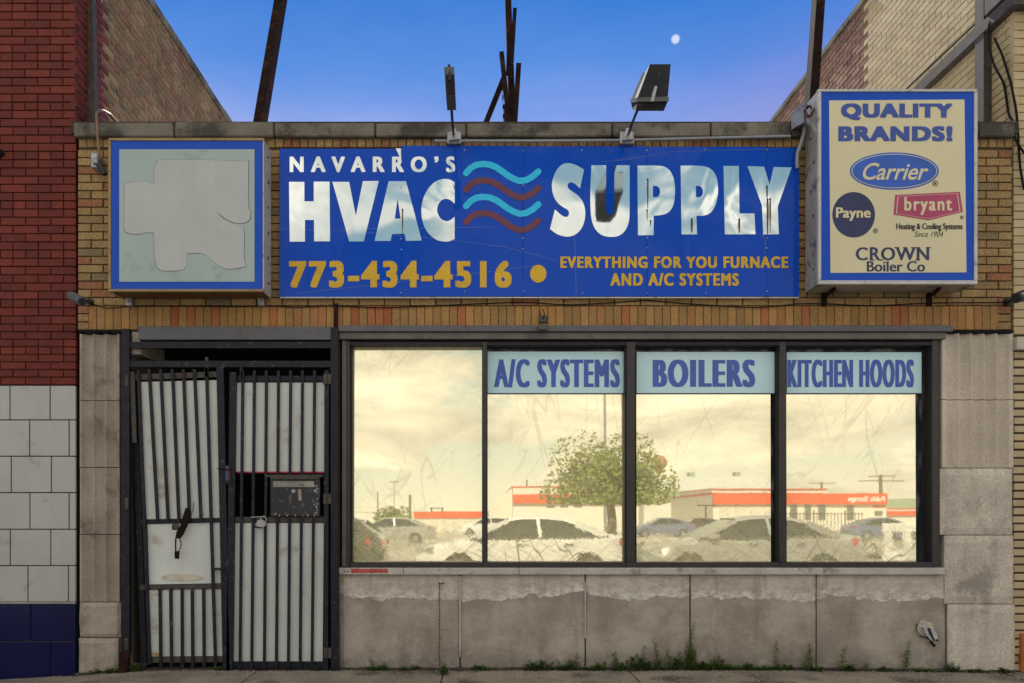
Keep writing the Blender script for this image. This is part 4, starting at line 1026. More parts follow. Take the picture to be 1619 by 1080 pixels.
b = MB(); b.box(XR - .01, 6, -.055, .02, Z(554.5), Z(534.5), .004); b.build('stone_ledge', m_stonef, yel)
b = MB(); b.box(X(1611), 6, -.03, .019, -.1, Z(1001)); b.build('orange_doorway', m_redwall, yel)
b = MB(); b.box(XR - .07, XR - .002, .28, .40, 4.42, 7.2); b.build('steel_post', m_brown_iron, yel)
b = MB(); b.box(XR - .075, XR + .4, -.10, 1.5, 5.33, 5.43, .004); b.build('steel_beam', m_brown_iron, yel)
b = MB(); b.box(XR - .09, XR + .2, -.14, .24, 5.44, 5.75, .004); b.build('steel_bracket', m_brown_iron, yel)
b = MB(); b.tube([(XR - .02, 2.3, 4.42 + .02), (XR - .02, .42, 5.02)] if False else [(XR - .02, 2.4, 5.55), (XR - .02, .35, 5.52)], .008, 6); b.build('wall_cable', m_cable, yel, True)

# ================================================================== SECURITY GATE
GYf = -.05
gate = thing('security_gate', 'black iron security gate of two barred leaves backed with white sheets over the entrance', 'gate', P(362, 1060, GYf))
def bar(a, c, wpx, m, nm, par, y=GYf, dp=.022):
    b = MB(); b.beam(P(a[0], a[1], y), P(c[0], c[1], y), wpx / S(y), dp); return b.build(nm, m, par)
bar((200, 521), (200, 1030), 13, m_black_iron, 'post', gate, GYf, .05)
bar((199, 1030), (194, 1072), 14, m_rust, 'post_foot', gate, GYf, .05)
bar((529.5, 519), (530, 1066), 12, m_black_iron, 'post', gate, GYf, .05)
bar((531, 480), (531, 519), 6, m_rust, 'post_stub', gate, -.02, .02)
bar((203, 546), (523.5, 546), 10, m_black_iron, 'top_rail', gate, GYf, .03)
bar((203, 576), (523.5, 576), 10, m_black_iron, 'top_rail', gate, GYf, .03)
bar((212, 585), (229, 1062), 9, m_black_iron, 'stop_bar', gate, 0.02, .03)
gl = MB(); gl.beam(P(348.5, 581, GYf), P(358.5, 1062, GYf), 11 / S(GYf), .03); leaf = gl.build('left_leaf_stile', m_black_iron, gate); leaf.name = 'gate_leaf'
def lb(a, c, wpx, nm='bar', m=m_black_iron, dp=.016, y=GYf, par=None): return bar(a, c, wpx, m, nm, par or leaf, y, dp)
lerp = lambda a, c, t: a + (c - a) * t
lb((209, 588), (213, 700), 7, 'hinge_stile', m_brown_iron)
lb((219, 586), (237, 1050), 5)
tx = [236, 254, 272.8, 290, 307.5]; bx = [249.5, 266, 283, 300, 318]
for a_, c_ in zip(tx, bx): lb((a_, 584), (c_, 824), 4.6)
lb((326.5, 580), (341, 1052), 4.6); lb((327, 565), (327, 596), 4.5, 'latch_pin', m_brown_iron)
lb((208, 597), (343, 592), 9, 'rail', m_brown_iron, .02, GYf + .02); lb((221, 825), (354, 822), 7, 'rail', m_black_iron, .02, GYf + .02)
lb((222, 928.5), (356, 927), 8, 'rail', m_brown_iron, .02, GYf + .02); lb((238, 1043), (356, 1042), 9, 'rail', m_brown_iron, .02, GYf + .02)
for a_, c_ in zip([253, 270, 288, 304, 322], [254.5, 271.5, 288.5, 305, 323]): lb((a_, 930), (c_, 1055), 4.6)
def sheet(pts, nm, par, y, corr=0):
    b = MB(); n = 36; tl, tr, br, bl = pts; vs = []
    for j in (0, 1):
        for k in range(n + 1):
            t_ = k / n; top = (lerp(tl[0], tr[0], t_), lerp(tl[1], tr[1], t_)); bot = (lerp(bl[0], br[0], t_), lerp(bl[1], br[1], t_))
            p = P(*(top if j else bot), y); p.y += .0012 * math.sin(t_ * math.pi * corr * 2) ** 3 if corr else 0; vs.append(p)
    k0 = n + 1
    vs2 = [v + Vector((0, .003, 0)) for v in vs]
    fs = [(k, k + 1, k0 + k + 1, k0 + k) for k in range(n)]; m2 = len(vs)
    fs += [(m2 + k, m2 + k0 + k, m2 + k0 + k + 1, m2 + k + 1) for k in range(n)]
    b.add(vs + vs2, fs); return b.build(nm, m_panel, par)
PY = GYf + .020
sheet(((221, 604), (344, 601), (353, 819), (232, 821)), 'infill_sheet', leaf, PY, 4)
sheet(((233, 829), (354, 826), (357, 922), (236, 924)), 'infill_sheet', leaf, PY, 0)
sheet(((236, 933), (357, 931), (358, 1037), (239, 1038)), 'infill_sheet', leaf, PY, 4)
# rust runs on the sheets: a stain patch as a thin irregular film
def stain(cx_, cy_, rx, ry, par, seed, m=m_panel_rust):
    rn = random.Random(seed); pts = []
    for k in range(26):
        an = k / 26 * 2 * math.pi; f = rn.uniform(.8, 1.05); pts.append((X(cx_ + rx * f * math.cos(an), PY - .004), Z(cy_ + ry * f * math.sin(an), PY - .004)))
    b = MB(); b.prism(pts, PY - .006, PY - .0048); b.build('rust_stain', m, par)
m_stain_lt = mat('rust_tint', (.50, .46, .35), .7, var=.2, vs=12)
stain(288, 913, 36, 6, leaf, 1, m_stain_lt); stain(247, 1034, 9, 3, leaf, 3); stain(246, 938, 7, 3, leaf, 4, m_stain_lt)
b = MB(); b.beam(P(335, 900, GYf - .02), P(354, 899, GYf - .02), .018, .02); b.build('hasp', m_black_iron, leaf)
gr = MB(); gr.beam(P(369, 589, GYf), P(363.5, 1062, GYf), 10 / S(GYf), .03); leaf2 = gr.build('gate_leaf', m_black_iron, gate)
for a_, c_ in zip([384, 402.5, 421.3, 440.5, 459.7, 478.4, 497.6], [379.5, 398, 418, 437, 456, 474.6, 493.4]):
    if a_ in (384, 402.5): lb((a_, 586), (c_, 1060), 4.3, par=leaf2)
    else:
        f = (748 - 586) / 474; lb((a_, 586), (lerp(a_, c_, f), 750), 4.3, par=leaf2); f = (820 - 586) / 474; lb((lerp(a_, c_, f), 820), (c_, 1060), 4.3, par=leaf2)
lb((421, 750), (420, 820), 4.3, par=leaf2)
lb((517, 586), (515.5, 1064), 7, 'hinge_stile', par=leaf2, dp=.03)
lb((374, 599), (513, 599), 9, 'rail', m_black_iron, .02, GYf + .02, leaf2); lb((368, 821.5), (512, 821.5), 8.5, 'rail', m_brown_iron, .02, GYf + .02, leaf2)
lb((364, 1051), (512, 1051), 11, 'rail', m_black_iron, .02, GYf + .02, leaf2); lb((420, 752.5), (511, 752.5), 4, 'rail', m_brown_iron, .02, GYf, leaf2)
lb((381, 571), (382, 600), 4, 'latch_pin', par=leaf2)
sheet(((375, 605), (513, 605), (512.5, 746), (371, 746)), 'infill_sheet', leaf2, PY, 5)
sheet(((370, 827), (512, 827), (510, 1046), (366, 1046)), 'infill_sheet', leaf2, PY, 5)
b = MB(); b.box(X(374, PY), X(512, PY), PY - .003, PY + .004, Z(748, PY), Z(745.6, PY)); b.build('red_trim', m_reded, leaf2)
b = MB(); b.box(X(361.5), X(365), -.078, -.066, Z(765), Z(737)); b.build('blue_strip', m_blue_tape, leaf2)
b = MB(); b.box(X(365.5), X(368), -.078, -.066, Z(765), Z(738)); b.build('bent_latch', m_rust2, leaf2)
b = MB(); b.beam(P(344, 741, -.085), P(366, 743, -.085), .01, .01); b.build('latch_spike', m_rust, leaf2)
b = MB(); b.beam(P(350, 760, -.085), P(366, 763, -.085), .02, .01); b.build('latch_plate', m_black_iron, leaf2)
for py in (602, 789, 1030):
    b = MB(); b.box(X(514), X(520.7), -.08, -.052, Z(py + 8), Z(py - 8), .003); b.box(X(521), X(527), -.084, -.052, Z(py + 8), Z(py - 8), .003); b.build('hinge', m_brown_iron, leaf2)
for py in (604, 795, 1015):
    b = MB(); b.box(X(204), X(210), -.085, -.052, Z(py + 10), Z(py - 8), .003); b.build('hinge', m_brown_iron, leaf)
# mail box on right leaf
mb_ = MB(); yq = -.075; mb_.box(X(427, yq), X(505.5, yq), yq, -.03, Z(817, yq), Z(753, yq), .006); box = mb_.build('mail_box', m_mail, gate)
b = MB(); b.box(X(432, yq), X(497, yq), yq - .010, yq - .0005, Z(770.5, yq), Z(761, yq), .002); b.build('slot_flap', mat('flap', (.24, .23, .2), .5, .3, var=.3, dirt=((.12, .09, .06), .4, 20)), box)
b = MB(); b.box(X(428, yq), X(504, yq), yq - .018, yq - .0005, Z(757.5, yq), Z(753.5, yq), .002); b.build('hood', m_brown_iron, box)
b = MB(); b.box(X(430, yq), X(497, yq), yq - .004, yq - .0006, Z(815, yq), Z(772, yq), .0015); b.build('lid', m_mail, box)
b = MB(); b.disc((X(464, yq), Z(776.5, yq)), .015, yq - .008, yq - .0042, 12); b.build('lock', m_galv, box)
b = MB(); b.prism([(X(p, yq), Z(v, yq)) for p, v in ((471.5, 773.5), (476, 773.5), (477.5, 790), (475, 792), (472, 791))], yq - .007, yq - .0042); b.build('torn_sticker', mat('torn_sticker', (.3, .24, .2), .8), box)
b = MB()
rn = random.Random(5)
for k in range(26):
    px, py = (rn.uniform(497, 503) if k < 16 else rn.uniform(429, 502)), (rn.uniform(765, 814) if k < 16 else rn.uniform(811, 815.5))
    b.disc((X(px, yq), Z(py, yq)), rn.uniform(.003, .008), yq - .0062, yq - .0044, 6, rn.uniform(.003, .010))
o = b.build('chipped_paint', mat('chip', (.42, .40, .38), .6, var=.4, vs=60), box); o['kind'] = 'stuff'
# padlock hanging from the bars
t = thing('padlock', 'loose grey padlock hanging from the bars under the mail slot', 'padlock', P(413, 820, -.08))
b = MB(); pts = [P(p, v, -.085) for p, v in ((408, 823), (410, 822), (415, 822), (419, 824), (421, 829), (418, 833), (411, 833.5), (407, 831), (406.5, 827))]
b.prism([(p.x, p.z) for p in pts], -.1, -.075); b.build('body', m_camw, t)
b = MB(); b.prism([(X(p), Z(v)) for p, v in ((407, 831), (419, 833.5), (417, 835), (408, 833.5))], -.104, -.07); b.build('base', m_cable, t)
b = MB(); b.tube([P(412, 823, -.087), P(414, 817, -.09), P(417, 816, -.09), P(421, 820, -.087), P(420, 826, -.087)], .004, 8); b.build('shackle', m_chrome, t, True)
b = MB(); b.tube([P(397, 818, -.09), P(408, 817.5, -.09), P(420, 816.5, -.09)], .005, 8); b.build('rod', m_galv, t, True)
# rusted hasp hanging on the left leaf
t = thing('rusted_latch_bracket', 'bent dark rusted bracket hanging off the left gate leaf', 'bracket', P(290, 830, -.1))
b = MB(); b.prism([(X(p, -.09), Z(v, -.09)) for p, v in ((293.5, 803), (298, 803), (297, 830), (290, 845), (285, 852), (277.5, 851), (279, 842), (285, 831))], -.094, -.086)
b.build('plate', m_rust, t)
b = MB(); b.tube([P(p, v, -.09) for p, v in ((278, 851), (277.5, 862), (278, 872), (279, 880))], .006, 6); b.tube([P(p, v, -.09) for p, v in ((284, 851), (287, 861), (284, 869), (282, 872))], .004, 6)
b.prism([(X(p, -.09), Z(v, -.09)) for p, v in ((276, 872), (284, 871), (283, 884), (276.5, 883))], -.094, -.086); b.build('lower_loop', m_rust, t)
b = MB(); b.box(X(272, -.1), X(283, -.1), -.115, -.085, Z(838, -.1), Z(828, -.1), .01); b.build('bolt', m_brown_iron, t)
b = MB(); b.tube([P(302, 815, -.1), P(306, 803, -.11), P(306.5, 794, -.11)], .003, 6); b.build('wire', m_rust, t)
# rusted chain hanging on the bulkhead
t = thing('hanging_chain', 'thin rusty chain hanging down the limestone left of the first joint', 'chain', P(695, 921, -.03))
for k in range(44):
    z0_ = Z(922 + k * 3.0, -.03); x_ = X(694.6 + .5 * math.sin(k * .5), -.03); b = MB()
    if k % 2: b.box(x_ - .0045, x_ + .0045, -.024, -.020, z0_ - .017, z0_, .001)
    else: b.box(x_ - .002, x_ + .002, -.026, -.018, z0_ - .017, z0_)
    b.build('link', m_rust2, t)
b = MB(); b.tube([P(693, 921, -.02), P(696, 923, -.025), P(700, 922.5, -.025), P(703, 920.5, -.02)], .005, 6); b.build('hook', m_rust2, t)

# broken fixture low on the right
t = thing('broken_outlet_cover', 'white and black plastic outlet cover dangling from a round mortar patch', 'outlet cover', P(1467, 998, -.02))
b = MB(); rn = random.Random(2); b.prism([(X(1461 + 13 * math.cos(k / 18 * 6.283) * rn.uniform(.8, 1.1)), Z(994 + 15 * math.sin(k / 18 * 6.283) * rn.uniform(.8, 1.1))) for k in range(18)], -.016, -.004); b.build('mortar_patch', m_stone, t)
def pl(pts, y0, y1, m, nm): b = MB(); b.prism([(X(p, y0), Z(v, y0)) for p, v in pts], y0, y1); b.build(nm, m, t)
cv = lambda lst: [(1430 + a_ / 8.307, 950 + c_ / 8.307) for a_, c_ in lst]
pl(cv([(250, 350), (300, 345), (345, 395), (385, 520), (350, 520), (280, 440)]), -.05, -.018, m_camw, 'inner_cover')
pl(cv([(305, 365), (345, 360), (352, 400), (400, 515), (385, 525), (330, 430)]), -.056, -.02, m_black, 'gasket')
pl(cv([(350, 375), (390, 375), (430, 450), (440, 515), (405, 520), (355, 400)]), -.068, -.045, m_camw, 'flip_lid')
pl(cv([(415, 508), (445, 508), (448, 528), (418, 528)]), -.075, -.045, m_cable, 'knob')
b = MB(); b.tube([P(p, v, -.03) for p, v in cv([(160, 300), (152, 350), (170, 410), (220, 465), (290, 480), (350, 530), (400, 600)])], .0035, 6); b.build('wire', m_cable, t, True)
b = MB(); b.beam(P(*cv([(340, 535)])[0], -.04), P(*cv([(400, 600)])[0], -.05), .018, .01); b.build('strap', m_cable, t)

# ================================================================== WEEDS
def weed(px, hpx, label, kind=0, y=-.03, wide=1., seed=None):
    rn = random.Random(seed if seed is not None else int(px)); x0 = X(px, y); h = hpx / 190; zg = gz(x0)
    t = thing('weed', label, 'weed', (x0, y, zg), group='weeds along the wall base')
    st = MB(); lf = MB()
    ns = 1 if kind == 0 else rn.randint(5, 8)
    for s_ in range(ns):
        ln = Vector((rn.uniform(-.25, .25) * (1 if kind == 0 else 2.2 * wide), rn.uniform(-.5, .05) * .5, 1)); hh = h * (1 if kind == 0 else rn.uniform(.45, 1.0))
        bx_ = Vector((x0 + (rn.uniform(-.05, .05) * wide if kind else 0), y + rn.uniform(-.02, .01), zg - .01)); pts = []
        cur = rn.uniform(-.2, .2)
        for k in range(6):
            f = k / 5; pts.append(bx_ + Vector((ln.x * hh * f + cur * hh * f * f, ln.y * hh * f, hh * f)))
        st.tube(pts, [.0028 * (1 - .7 * k / 5) for k in range(6)], 4)
        nl = int(16 + hh * 170)
        for k in range(nl):
            f = rn.uniform(.06, 1) if kind else (.08 + .92 * k / nl); i_ = min(4, int(f * 5)); fr = f * 5 - i_; p = pts[i_].lerp(pts[i_ + 1], fr)
            an = k * 2.4 + rn.uniform(-.4, .4); L = (.044 if kind == 0 else .032) * (1.15 - .6 * f) * rn.uniform(.7, 1.3); dr = Vector((math.cos(an), math.sin(an) * .7 - .2, rn.uniform(.05, .7))).normalized()
            sd_ = dr.cross(Vector((0, 0, 1))).normalized() * L * (.17 if kind == 0 else .28); mid = p + dr * L * .5 + Vector((0, 0, L * .1))
            lf.add([p, mid + sd_, p + dr * L, mid - sd_], [(0, 1, 2), (0, 2, 3)])
    st.build('stem', m_stem, t); lf.build('foliage', m_weed if kind != 3 else m_weed2, t)
for (px, h, k, wd, lb_) in [
    (1085, 72, 0, 1, 'tallest weed, reaching halfway up the panel at the middle stone joint'), (1091, 50, 3, .5, 'yellowish bushy weed climbing the middle stone joint'),
    (1040, 50, 0, 1, 'upright weed left of the tallest weed'), (1228, 48, 0, 1, 'upright feathery weed below the third window mullion'),
    (1270, 36, 0, 1, 'leaning weed left of the rightmost panel joint'), (1279, 44, 0, 1, 'weed touching the rightmost panel joint'), (1329, 40, 0, 1, 'single weed stem right of the rightmost panel joint'),
    (1431, 52, 0, 1, 'tall weed with long drooping leaves below the broken outlet cover'), (1505, 15, 1, .8, 'bright green low weed at the foot of the right pilaster'),
    (600, 12, 1, 1.2, 'low clump of weeds beside the gate post under the first window'), (592, 20, 0, 1, 'short upright weed in the clump near the gate post'), (850, 18, 1, 1.4, 'low weed patch under the second window'),
    (838, 14, 1, 1, 'small weed left end of the patch under the second window'), (900, 22, 1, 1, 'weed clump left of the second panel joint'), (913, 26, 0, 1, 'thin weed just left of the second panel joint'),
    (953, 18, 1, 1, 'low weed right of the second panel joint'), (984, 20, 1, 1.2, 'spreading weed at the crack left of the dense clump'), (1004, 28, 1, 1.2, 'dense clump of weeds at the sidewalk crack'), (1021, 24, 1, 1.6, 'low mat of weeds right of the sidewalk crack'),
    (1066, 26, 1, 1.2, 'bushy weed between the upright and the tallest weed'), (1098, 18, 1, 1, 'small weed at the foot of the middle joint'), (1119, 22, 1, .8, 'weed right of the middle joint'), (1135, 26, 3, .8, 'yellow green weed right of the middle joint'),
    (1180, 12, 1, 1.6, 'flat weed mat beneath the third window'), (1196, 14, 1, 1.2, 'small weed in the mat beneath the third window'), (1346, 12, 1, .8, 'tiny weed right of the single stem'), (1365, 14, 0, 1, 'tiny sprig midway along the last stone panel'), (1212, 9, 1, 1.2, 'tiny weeds left of the feathery weed'),
    (218, 18, 1, 1, 'broad leaved green weed at the foot of the left gate post'), (160, 10, 1, 2.2, 'mossy weed patch in front of the left pilaster'), (180, 10, 1, 1.6, 'mossy weed right of the patch at the left pilaster'), (349, 8, 1, .6, 'tiny weed under the left gate leaf'), (503, 7, 1, .6, 'tiny weed at the right gate hinge post')]:
    weed(px, h, lb_, k, wide=wd)
weed(702, 17, 'weed growing in the sidewalk joint in front of the chain', 1, y=-.18, wide=.5)
for k_, (px, h, lb_) in enumerate([(645, 10, 'tiny weed under the middle of the first window, left of the hanging chain'), (760, 9, 'tiny weed just right of the first panel joint, under the second window'), (878, 14, 'small weed closing the right end of the patch under the second window'), (935, 13, 'small weed touching the second panel joint on its right'), (970, 30, 'slim stem between the low weed and the spreading weed, under the second mullion'), (1013, 40, 'taller slim stem standing out of the dense clump at the sidewalk crack'), (1030, 22, 'low bush filling between the dense clump and the upright weed'), (1052, 34, 'slim stem just right of the upright weed'), (1075, 30, 'slim stem hugging the left side of the tallest weed'), (1110, 16, 'low weed between the middle joint and the yellow green weed'), (1150, 12, 'tiny weed left end of the flat mat under the third window'), (1238, 12, 'tiny weed at the right foot of the feathery weed'), (1292, 10, 'tiny weed exactly at the rightmost panel joint'), (1340, 9, 'tiny tuft at the foot of the single stem right of the rightmost joint'), (1395, 10, 'tiny tuft midway between the tiny sprig and the drooping weed'), (1462, 9, 'tiny weed beneath the broken outlet cover'), (1545, 8, 'tiny weed in front of the middle of the right pilaster'), (1590, 10, 'tiny weed at the right corner of the right pilaster')]):
    weed(px, h, lb_, 1 if h < 25 else 0, wide=1.3, seed=900 + k_)
# grit along the wall base
b = MB(); rn = random.Random(11)
for k in range(2600):
    x = rn.uniform(X(120), X(1619)); yq = -.015 - abs(rn.gauss(0, .035)); s_ = rn.uniform(.002, .008); zq = gz(x)
    c0 = Vector((x, yq, zq)); v = [c0 + Vector((rn.uniform(-s_, s_), rn.uniform(-s_, s_), 0)) for _ in range(3)] + [c0 + Vector((0, 0, s_))]
    b.add(v, [(0, 1, 3), (1, 2, 3), (2, 0, 3)])
tag(b.build('loose_dirt', m_soil), kind='stuff')
b = MB(); n = 120; v = []
for k in range(n + 1):
    x = X(120) + (X(1640) - X(120)) * k / n; wv = .02 + .03 * rn.random(); v += [(x, -.004, gz(x) + .012 + .008 * rn.random()), (x, -wv, gz(x) + .002)]
b.add(v, [(2 * k, 2 * k + 1, 2 * k + 3, 2 * k + 2) for k in range(n)]); tag(b.build('dirt_strip', m_soil), kind='stuff')
b = MB()
for k in range(1100):
    x = rn.uniform(X(60), X(1619)); yq = -.03 - abs(rn.gauss(0, .3)); s_ = rn.uniform(.002, .007); c0 = Vector((x, yq, gz(x)))
    v = [c0 + Vector((s_, 0, 0)), c0 + Vector((-s_, s_, 0)), c0 + Vector((0, -s_, 0)), c0 + Vector((0, 0, s_))]; b.add(v, [(0, 1, 3), (1, 2, 3), (2, 0, 3)])
tag(b.build('pebbles', m_curb), kind='stuff')

# ================================================================== ACROSS THE STREET (seen in the mirror film)
RX = lambda px, D: (px - CX) / (FPX / (DIST + D))              # D = distance of the real thing in front of the facade
RZ = lambda py, D: EYE + (819 - py) / (FPX / (DIST + D))
CARS = {}
def car(label, x, y, paint, L=4.8, hatch=False, face=-1, grp='parked cars across the street'):
    t = thing('parked_car', label, 'car', (x, y, -.17), 0 if face < 0 else math.pi, grp)
    st = [  # x, zlow, zbelt, halfwidth
        (-2.42, .34, .52, .62), (-2.36, .24, .66, .76), (-2.15, .2, .76, .84), (-1.6, .2, .87, .89), (-1.1, .2, .95, .90), (-.3, .2, .96, .91), (.6, .2, .98, .91), (1.4, .2, 1.0, .90), (1.9, .22, 1.02, .87), (2.25, .26, 1.0, .82), (2.38, .34, .86, .74), (2.42, .42, .7, .66)]
    if hatch: st = [(a_, b_, c_ * (1.06 if a_ > 0 else 1.03), d_) for a_, b_, c_, d_ in st]
    k_ = L / 4.84; b = MB(); vs = []; nr = 12
    for (a_, zl, zb_, hw) in st:
        ring = [(-hw * .9, zl), (-hw, zl + .12), (-hw * 1.0, (zl + zb_) / 2), (-hw * .97, zb_ - .07), (-hw * .88, zb_), (-hw * .4, zb_ + .03), (hw * .4, zb_ + .03), (hw * .88, zb_), (hw * .97, zb_ - .07), (hw, (zl + zb_) / 2), (hw, zl + .12), (hw * .9, zl)]
        vs += [(a_ * k_, p_, q_) for p_, q_ in ring]
    fs = [(i * nr + j, i * nr + (j + 1) % nr, (i + 1) * nr + (j + 1) % nr, (i + 1) * nr + j) for i in range(len(st) - 1) for j in range(nr)]
    fs += [tuple(range(nr)), tuple((len(st) - 1) * nr + j for j in range(nr))]
    b.add(vs, fs)
    def part(bb, nm, m, par=t, sm=True):
        o = link(nm, bb.mesh(nm, m, sm), par); return o
    part(b, 'body', paint)
    rf = [(-1.2, .96), (-.35, 1.38), (-.05, 1.43), (.4, 1.44), (.85, 1.40), (1.15, 1.31), (1.85, 1.03)] if not hatch else [(-1.2, .98), (-.4, 1.40), (0, 1.46), (.8, 1.47), (1.6, 1.42), (1.85, 1.34), (2.25, 1.04)]
    b = MB(); vs = []
    for (a_, zt_) in rf:
        zz0 = .96; f = (zt_ - zz0) / .48; hw = .80 - .20 * f
        vs += [(a_ * k_, -.84, zz0 - .03), (a_ * k_, -hw - .01, zt_ - .05 * f), (a_ * k_, -hw + .10, zt_), (a_ * k_, hw - .10, zt_), (a_ * k_, hw + .01, zt_ - .05 * f), (a_ * k_, .84, zz0 - .03)]
    m6 = len(rf); fs = [(i * 6 + j, i * 6 + j + 1, (i + 1) * 6 + j + 1, (i + 1) * 6 + j) for i in range(m6 - 1) for j in range(5)] + [tuple(range(6)), tuple((m6 - 1) * 6 + j for j in range(6))]
    b.add(vs, fs); part(b, 'windows', m_glasscar, sm=False)
    b = MB(); i0, i1 = 1, m6 - 2                       # roof skin and pillars
    vs = []
    for (a_, zt_) in rf[i0:i1 + 1]:
        f = (zt_ - .96) / .48; hw = .80 - .20 * f
        vs += [(a_ * k_, -hw - .03, zt_ - .06 * f), (a_ * k_, -hw + .10, zt_ + .018), (a_ * k_, hw - .10, zt_ + .018), (a_ * k_, hw + .03, zt_ - .06 * f)]
    b.add(vs, [(i * 4 + j, i * 4 + j + 1, (i + 1) * 4 + j + 1, (i + 1) * 4 + j) for i in range(i1 - i0) for j in range(3)]); part(b, 'roof', paint)
    for sgn in (-1, 1):
        def edge(i): a_, zt_ = rf[i]; f = (zt_ - .96) / .48; return Vector((a_ * k_, sgn * (.80 - .20 * f + .015), zt_ - .05 * f))
        b = MB(); b.beam(Vector((rf[0][0] * k_, sgn * .83, .95)), edge(1), .07, .04); b.beam(edge(m6 - 2), Vector((rf[-1][0] * k_ - .05, sgn * .82, 1.0)), .16, .05)
        b.beam(Vector((.35 * k_, sgn * .855, .96)), Vector((.30 * k_, sgn * .64, 1.40)), .07, .03); part(b, 'pillar', paint, sm=False)
        b = MB(); b.beam(Vector((-1.2 * k_, sgn * .865, .97)), Vector((1.75 * k_, sgn * .865, 1.01)), .02, .02, Vector((0, 1, 0))); part(b, 'beltline_trim', m_chrome, sm=False)
        b = MB(); b.beam(Vector((-2.33 * k_, sgn * .70, .66)), Vector((-1.98 * k_, sgn * .83, .72)), .10, .13, Vector((0, 1, 0))); part(b, 'headlight', m_head, sm=False)
        b = MB(); b.beam(Vector((2.38 * k_, sgn * .62, .82)), Vector((2.08 * k_, sgn * .83, .90)), .09, .15, Vector((0, 1, 0))); part(b, 'taillight', m_tail, sm=False)
        for hx in (-.05, .95):
            b = MB(); b.beam(Vector((hx - .1, sgn * .925, .83)), Vector((hx + .1, sgn * .925, .84)), .03, .03, Vector((0, 1, 0))); part(b, 'door_handle', m_chrome, sm=False)
        b = MB(); b.beam(Vector((-1.0, sgn * .9, 1.0)), Vector((-.85, sgn * 1.02, 1.02)), .10, .10); part(b, 'wing_mirror', paint, sm=False)
        for wx in (-1.42, 1.42):
            b = MB(); b.disc((wx * k_, .31), .345, sgn * .905 - .01, sgn * .905 + .005, 24); part(b, 'wheel_arch', m_black, sm=False)
            b = MB(); b.disc((wx * k_, .31), .31, sgn * .80, sgn * .93, 24); wo = part(b, 'wheel', m_tyre)
            b = MB(); b.disc((wx * k_, .31), .20, sgn * .925, sgn * .945, 10); part(b, 'rim', m_rim, wo, False)
    return t
p_white = mat('paint_white', (.72, .71, .68), .2, var=.03, fine=.01, coat=.5)
p_silver = mat('paint_silver', (.42, .42, .40), .28, .4, var=.03, fine=.01, coat=.5)
p_black = mat('paint_black', (.03, .032, .03), .18, var=.03, fine=.01, coat=.5)
p_blue = mat('paint_blue_grey', (.14, .17, .30), .25, .3, var=.03, fine=.01, coat=.5)
C1 = 10.6
car('white saloon parked nearest the shop, in the middle of the reflection', .95, -(C1 + .92), p_white)
car('silver saloon parked behind the white one, right of the middle mullion', 5.95, -(C1 + .92), p_silver, 4.95)
car('dark hatchback at the left edge of the reflection, tail lamps showing', -4.55, -(C1 + .9), p_black, 4.8, True, face=-1)
car('silver car parked across the road beside the bush', RX(615, 38), -38, p_silver, 5.2)
car('blue grey saloon on the far side, right of the tree', RX(1047, 56), -56.0, p_blue, 5.0, face=-1)
car('dark saloon beyond the blue grey one', RX(1105, 60), -60, p_black, 5.2, face=-1)
car('blue grey saloon with red lamp in front of the storage office', RX(1398, 44), -44, p_blue, 4.8, face=1)
car('white car showing behind the first mullion', RX(770, 60), -60, p_white, 4.9, True)
# white slatted trailer at right
t = thing('utility_trailer', 'white slatted trailer side at the right edge of the reflection', 'trailer', (9.7, -12, -.17))
b = MB(); b.box(RX(1402, 11), RX(1402, 11) + 4.2, -11.06, -11, .92, 1.12, .02); b.build('top_board', p_white, t)
b = MB(); b.box(RX(1402, 11), RX(1402, 11) + 4.2, -11.06, -11, .28, .52, .02); b.build('bottom_board', p_white, t)
for k in range(10):
    x = RX(1402, 11) + .02 + k * .42; b = MB(); b.box(x, x + .20, -11.055, -11.005, .5205, .9195); b.build('slat', p_white, t)
b = MB(); b.box(RX(1402, 11), RX(1402, 11) + 4.2, -12.9, -11.1, .3, .36); b.build('deck', m_fence, t)
for x in (10.6, 12.3):
    b = MB(); b.disc((x, .15), .32, -11.4, -11.15, 20); b.build('wheel', m_tyre, t)
# buildings
def bld(name, label, x0, x1, D, h, dep, m, roof=None):
    t = thing(name, label, 'building', ((x0 + x1) / 2, -D, -.15)); b = MB(); b.box(x0, x1, -D - dep, -D, -.15, h); b.build('wall', m, t)
    b = MB(); b.box(x0 - .1, x1 + .1, -D - dep - .1, -D + .08, h + .001, h + .15); b.build('roof_edge', roof or m_stucco, t); return t
D = 78.
tb = bld('storage_building', 'long low storage row with a plain orange band at the left', RX(655, D), RX(768, D), D, 2.0 - .5, 12, m_stucco, m_orange)
b = MB(); b.box(RX(655, D) - .05, RX(768, D), -D, -D + .15, 1.25, 1.93); b.build('orange_band', m_orange, tb)
n_ = 6; w0, w1 = RX(658, D), RX(766, D)
for k in range(n_):
    a_ = w0 + (w1 - w0) * k / n_; b = MB(); b.box(a_ + .12, a_ + (w1 - w0) / n_ - .12, -D, -D + .06, -.1, 1.15); b.build('roller_door', m_door, tb)
D = 82.
tb = bld('storage_building', 'cream storage building with orange band behind the tree', RX(811, D), RX(1010, D), D, RZ(772, D), 30, m_stucco, m_orange_line)
b = MB(); b.box(RX(811, D), RX(1010, D), -D, -D + .4, RZ(797, D), RZ(783, D)); b.build('orange_band', m_orange, tb)
b = MB(); b.prism([(RX(773, D), -.15), (RX(773, D), RZ(808, D)), (RX(790, D), RZ(788, D)), (RX(810.5, D), RZ(772, D)), (RX(810.5, D), -.15)], -D - 28, -D - .5); b.build('gable_wing', m_stucco, tb)
